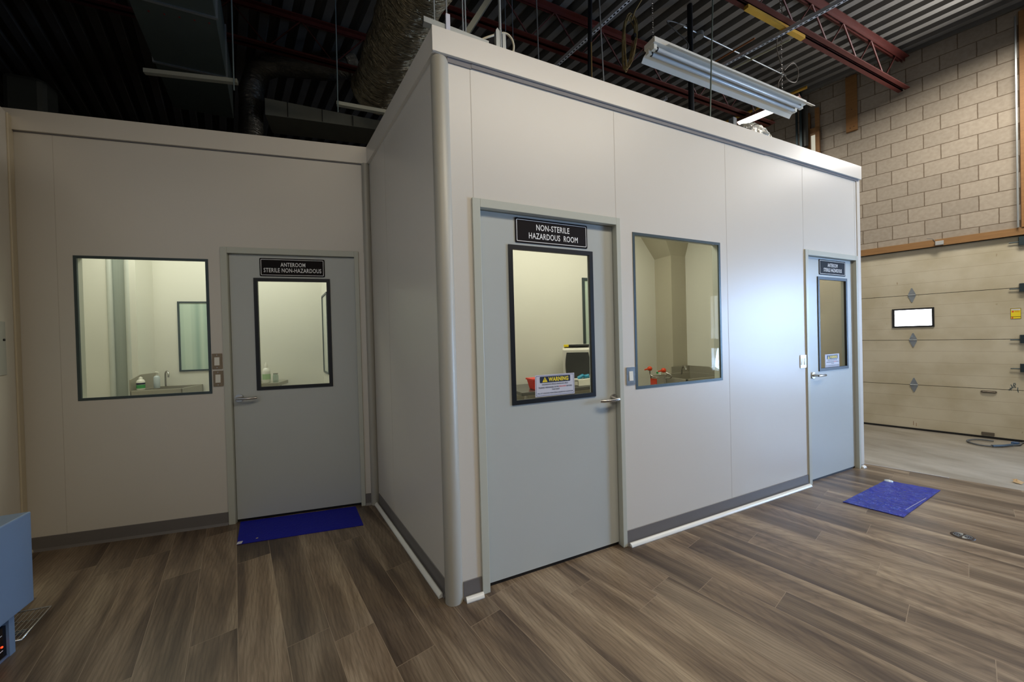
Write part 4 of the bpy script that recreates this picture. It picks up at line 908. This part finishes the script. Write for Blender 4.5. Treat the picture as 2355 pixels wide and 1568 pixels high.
t = thing('fixture_lead', 'thin grey lead curling behind the left end of the light', 'wire', W, (2.4, .6, 4.3))
MB().tube(smooth([(2.12, .45, 3.975), (2.3, .52, 4.10), (2.55, .55, 4.14), (2.75, .7, 4.4), (2.6, .8, 4.62), (2.9, 1.0, 4.9), (3.3, 1.15, 5.1)]), .005, 8).build('lead', GWIRE, t)
# cable coil
t = thing('cable_coil', 'hanging coil of olive-brown cable', 'cable', W, (2.47, 1.2, 4.4))
m_ = MB(); c0 = Vector((2.47, 1.22, 4.70)); rnd = random.Random(4)
for k in range(9):
    a = rnd.uniform(.09, .13); b = rnd.uniform(.27, .33); dz = rnd.uniform(-.03, .03); dx = rnd.uniform(-.012, .012); ph = rnd.uniform(-.05, .05)
    pts = []
    for q in range(29):
        th = 2 * PI * q / 28
        xx = a * math.sin(th) * (0.75 - .25 * math.cos(th)); zz = -b * math.cos(th)
        pts.append((c0.x + dx + xx + .14 * zz + ph * .1, c0.y + .02 * math.sin(th * 2 + k) + k * .004 - .016, c0.z + dz + zz))
    m_.tube(pts, .0055, 6, caps=False)
m_.build('coils', OLIVE, t)
MB().tube([(2.50, 1.20, 4.94), (2.54, 1.19, 5.05), (2.62, 1.15, 5.19)], .007, 8).build('tie', OLIVE, t)
MB().box(2.52, 2.55, 1.185, 1.235, 4.76, 4.80).build('black_tie', BLACK, t)
# lit strip light
t = thing('lit_strip_light', 'glowing white strip light under the red joist', 'ceiling light', W, (5.05, 1.3, 4.62))
d = Vector((.09, -.30, 0)).normalized(); s = Vector((-d.y, d.x, 0)); p0 = Vector((5.08, 1.56, 4.60))
def bar(mb, a, b, c0, c1, z0, z1):
    P = lambda u, v, z: tuple(p0 + d * u + s * v + Vector((0, 0, z)))
    mb.hexa([P(a, c0, z0), P(b, c0, z0), P(b, c1, z0), P(a, c1, z0)], [P(a, c0, z1), P(b, c0, z1), P(b, c1, z1), P(a, c1, z1)]); return mb
bar(MB(), -.14, .62, -.085, .085, .012, .05).build('housing', mat('dark_fixture', (96, 62, 50), 0.5), t)
bar(MB(), -.12, .60, -.075, .075, 0, .012).build('diffuser', LEDW, t)
MB().tube([(5.0, 1.4, 4.65), (4.95, 1.45, 5.0), (4.8, 1.5, 5.15)], .005, 6).build('lead', GWIRE, t)
MB().tube([(5.1, 1.5, 4.65), (5.1, 1.5, 5.19)], .006, 6).build('hanger', GALV, t)
# foil flex duct end on the roof
t = thing('foil_duct', 'bright crumpled foil duct peeking over the header', 'duct', W, (3.1, .45, 3.1))
m_ = MB(); rnd = random.Random(9)
P_ = [(2.86, .66, 2.90), (3.02, .50, 3.30), (3.16, .42, 3.43), (3.36, .40, 3.41), (3.54, .42, 3.28), (3.70, .46, 2.90)]
m_.tube([(x, y, z) for x, y, z in P_], [.10, .105, .10, .105, .10, .09], 24); o = m_.build('flex_hose', FOIL2, t)
ss = o.modifiers.new('s', 'SUBSURF'); ss.levels = 3; ss.render_levels = 3
dt = bpy.data.textures.new('crumple', 'CLOUDS'); dt.noise_scale = .05
dm = o.modifiers.new('d', 'DISPLACE'); dm.texture = dt; dm.strength = .04
MB().box(3.06, 3.11, .44, .49, 3.40, 3.56).build('clip', GALV, t)

# big foil wrapped duct
t = thing('hanging_foil_duct', 'large foil-wrapped round duct above the side wall', 'duct', W, (0.1, 2.0, 3.85))
P_ = []; R_ = []
for k in range(14):
    u = k / 13; y = .35 + 2.3 * u
    P_.append((.30 - .19 * (y - .35) , y, 4.42 - .03 * u)); R_.append(.245 + .012 * math.sin(k * 2.1))
o = MB().tube(P_, R_, 40).build('wrap', FOIL, t)
ss = o.modifiers.new('s', 'SUBSURF'); ss.levels = 2; ss.render_levels = 2
dt2 = bpy.data.textures.new('wrap_folds', 'CLOUDS'); dt2.noise_scale = .16
dm = o.modifiers.new('d', 'DISPLACE'); dm.texture = dt2; dm.strength = .05
# rectangular duct upper left
t = thing('rectangular_duct', 'dark rectangular sheet metal duct at the upper left', 'duct', W, (-1.6, 2, 3.8))
def rectduct(mb, y0, y1, xl, xr, z0, z1, sl=-.19):
    mb.hexa([(xl + sl * (y0), y0, z0), (xr + sl * y0, y0, z0), (xr + sl * y1, y1, z0), (xl + sl * y1, y1, z0)], [(xl + sl * y0, y0, z1), (xr + sl * y0, y0, z1), (xr + sl * y1, y1, z1), (xl + sl * y1, y1, z1)]); return mb
rectduct(MB(), .9, 2.7, -1.54, -1.055, 3.8, 4.25, -.175).build('duct_body', DUCTM, t, bevel=.004)
for y in (1.32, 2.0): rectduct(MB(), y, y + .02, -1.55, -1.045, 3.79, 4.26, -.175).build('flange', GALV, t)
m_ = MB()
for k in range(5): xx = -1.70 + k * .088; m_.tube([(xx, 1.44 - .01 * k, 3.80), (xx, 1.44 - .01 * k, 3.797)], .006, 8)
m_.build('screw_row', mat('red_screw', (120, 30, 24), 0.5), t)
rod((-1.23, 1.50, 5.18), (-1.235, 1.50, 3.40), .005, mat('pale_rod', (120, 136, 140), 0.35, 0.7), 'threaded_rod', 'thin rod at the right end of the duct strut')
rod((-.50, 1.50, 5.18), (-.51, 1.50, 3.40), .005, mat('pale_rod', (120, 136, 140)), 'threaded_rod', 'thin rod at the left end of the strut by the side wall')
def strut(p, q, z, label):
    t = thing('strut_channel', label, 'strut', W, (p[0], p[1], z)); m = MB(); w = .018
    m.hexa([(p[0], p[1] - w, z), (q[0], q[1] - w, z), (q[0], q[1] + w, z), (p[0], p[1] + w, z)], [(p[0], p[1] - w, z + .03), (q[0], q[1] - w, z + .03), (q[0], q[1] + w, z + .03), (p[0], p[1] + w, z + .03)])
    m.build('rail', mat('pale_strut', (168, 170, 158), 0.4, 0.5), t)
strut((-1.82, 1.66), (-1.22, 1.54), 3.48, 'pale strut hanging under the rectangular duct')
strut((-.52, 1.54), (.02, 1.50), 3.48, 'pale strut running behind the side wall header')
# black flex duct and long rectangular duct at the back
t = thing('flexible_duct', 'black flexible duct dropping in a bend', 'duct', W, (-1.5, 3.2, 3.1))
P_ = [(-.35, 3.2, 5.02), (-.6, 3.2, 4.92), (-.95, 3.2, 4.84), (-1.2, 3.2, 4.82), (-1.38, 3.2, 4.72), (-1.46, 3.2, 4.5), (-1.48, 3.2, 4.25), (-1.48, 3.2, 4.0), (-1.5, 3.2, 3.7), (-1.5, 3.2, 3.0)]
o = MB().tube(P_, [.13, .125, .12, .125, .13, .125, .12, .115, .12, .12], 28).build('hose', BFLEX, t); ss = o.modifiers.new('s', 'SUBSURF'); ss.levels = 2; ss.render_levels = 2
dm = o.modifiers.new('d', 'DISPLACE'); dm.texture = dt2; dm.strength = .04
MB().tube([(-.30, 3.2, 5.04), (-.42, 3.2, 4.99)], .145, 24).build('foil_collar', FOIL2, t)
t = thing('long_duct', 'long grey sheet duct running behind the strut', 'duct', W, (-.7, 3.1, 4.05))
MB().hexa([(-1.30, 3.0, 4.07), (.3, 3.0, 4.18), (.3, 3.4, 4.18), (-1.30, 3.4, 4.07)], [(-1.30, 3.0, 4.26), (.3, 3.0, 4.22 + .06), (.3, 3.4, 4.28), (-1.30, 3.4, 4.26)]).build('duct_body', mat('pale_duct', (150, 150, 136), 0.4, 0.7, var=0.1), t)
for x in (-1.08, -.72, -.38, -.05): MB().box(x, x + .008, 2.992, 3.0, 4.08 + .064 * (x + 1.3), 4.26).build('seam_band', BLACK, t)
t = thing('orange_cable', 'short loop of orange cable behind the side header', 'cable', W, (-.1, 1.9, 3.6))
MB().tube(smooth([(-.02, 1.9, 3.56), (-.08, 1.9, 3.57), (-.115, 1.9, 3.55), (-.11, 1.9, 3.52), (-.07, 1.9, 3.50), (0.0, 1.9, 3.3), (.02, 1.9, 2.91)]), .006, 8).build('cable', mat('orange_jacket', (200, 120, 40), 0.5), t)
t = thing('wall_pipe_box', 'dark upright box behind the header at far left', 'box', W, (-2.6, 2.4, 3.0))
MB().box(-3.05, -2.80, 2.5, 2.7, 2.9, 3.75).build('casing', mat('dark_casing', (48, 52, 50), 0.6, 0.3), t, bevel=.04)

# ------------------------------------------------------------------ lights
def area(name, loc, rot, sx, sy, power, col, spread=None):
    l = bpy.data.lights.new(name, 'AREA'); l.shape = 'RECTANGLE'; l.size = sx; l.size_y = sy; l.energy = power; l.color = col
    if spread: l.spread = math.radians(spread)
    o = bpy.data.objects.new(name, l); COL.objects.link(o); o.location = loc; o.rotation_euler = rot; return o
WARM = (1.0, 0.88, 0.70); NEUT = (1.0, 0.93, 0.80)
# interior lamps
area('lamp_front_room', (1.35, .6, 2.74), (0, 0, 0), 1.9, .45, 25, NEUT)
area('lamp_anteroom', (3.75, .72, 2.74), (0, 0, 0), .6, .5, 9, WARM)
pc = FC @ Vector((-1.7, .72, 2.84)); area('lamp_recess_room', pc, (0, 0, cA), 1.8, .5, 21, (1.0, .97, .86))
# hall lamps behind the camera and over the front aisle; added deck fill
area('lamp_aisle', (2.0, -2.6, 4.55), (math.radians(18), 0, 0), 3.2, .5, 80, WARM, 150)
area('lamp_left_aisle', (-1.6, -3.2, 4.4), (math.radians(25), 0, 0), 1.6, .5, 24, WARM, 150)
area('lamp_lit_strip', (5.12, 1.38, 4.58), (0, 0, math.radians(16)), .14, .55, 14, (1, .95, .85))
area('deck_fill_light', (6.75, -.5, 4.35), (math.radians(100), 0, math.radians(78)), 1.2, .5, 50, (1, .95, .9), 120)  # unseen fill light added to graze the deck ribs, no fitting here
area('lamp_garage', (5.6, -1.2, 4.9), (0, math.radians(-12), 0), .5, 1.6, 84, (1, .92, .80), 150)
# daylight through the side window
pg = FG @ Vector((3.6, 0.09, 1.40))
o = area('daylight_window', pg, (0, 0, 0), 2.45, 1.92, 640, (.34, .58, 1.0))
nrm = (FG.to_3x3() @ Vector((0, -1, 0)))
o.rotation_euler = nrm.to_track_quat('-Z', 'Z').to_euler()
w = bpy.data.worlds.new('hall'); scn.world = w; w.use_nodes = True
w.node_tree.nodes['Background'].inputs[0].default_value = (.8, .85, 1, 1); w.node_tree.nodes['Background'].inputs[1].default_value = .008
scn.view_settings.view_transform = 'Standard'; scn.view_settings.look = 'None'; scn.view_settings.exposure = 0.0
scn.cycles.use_denoising = True
scn.cycles.max_bounces = 10; scn.cycles.transparent_max_bounces = 12
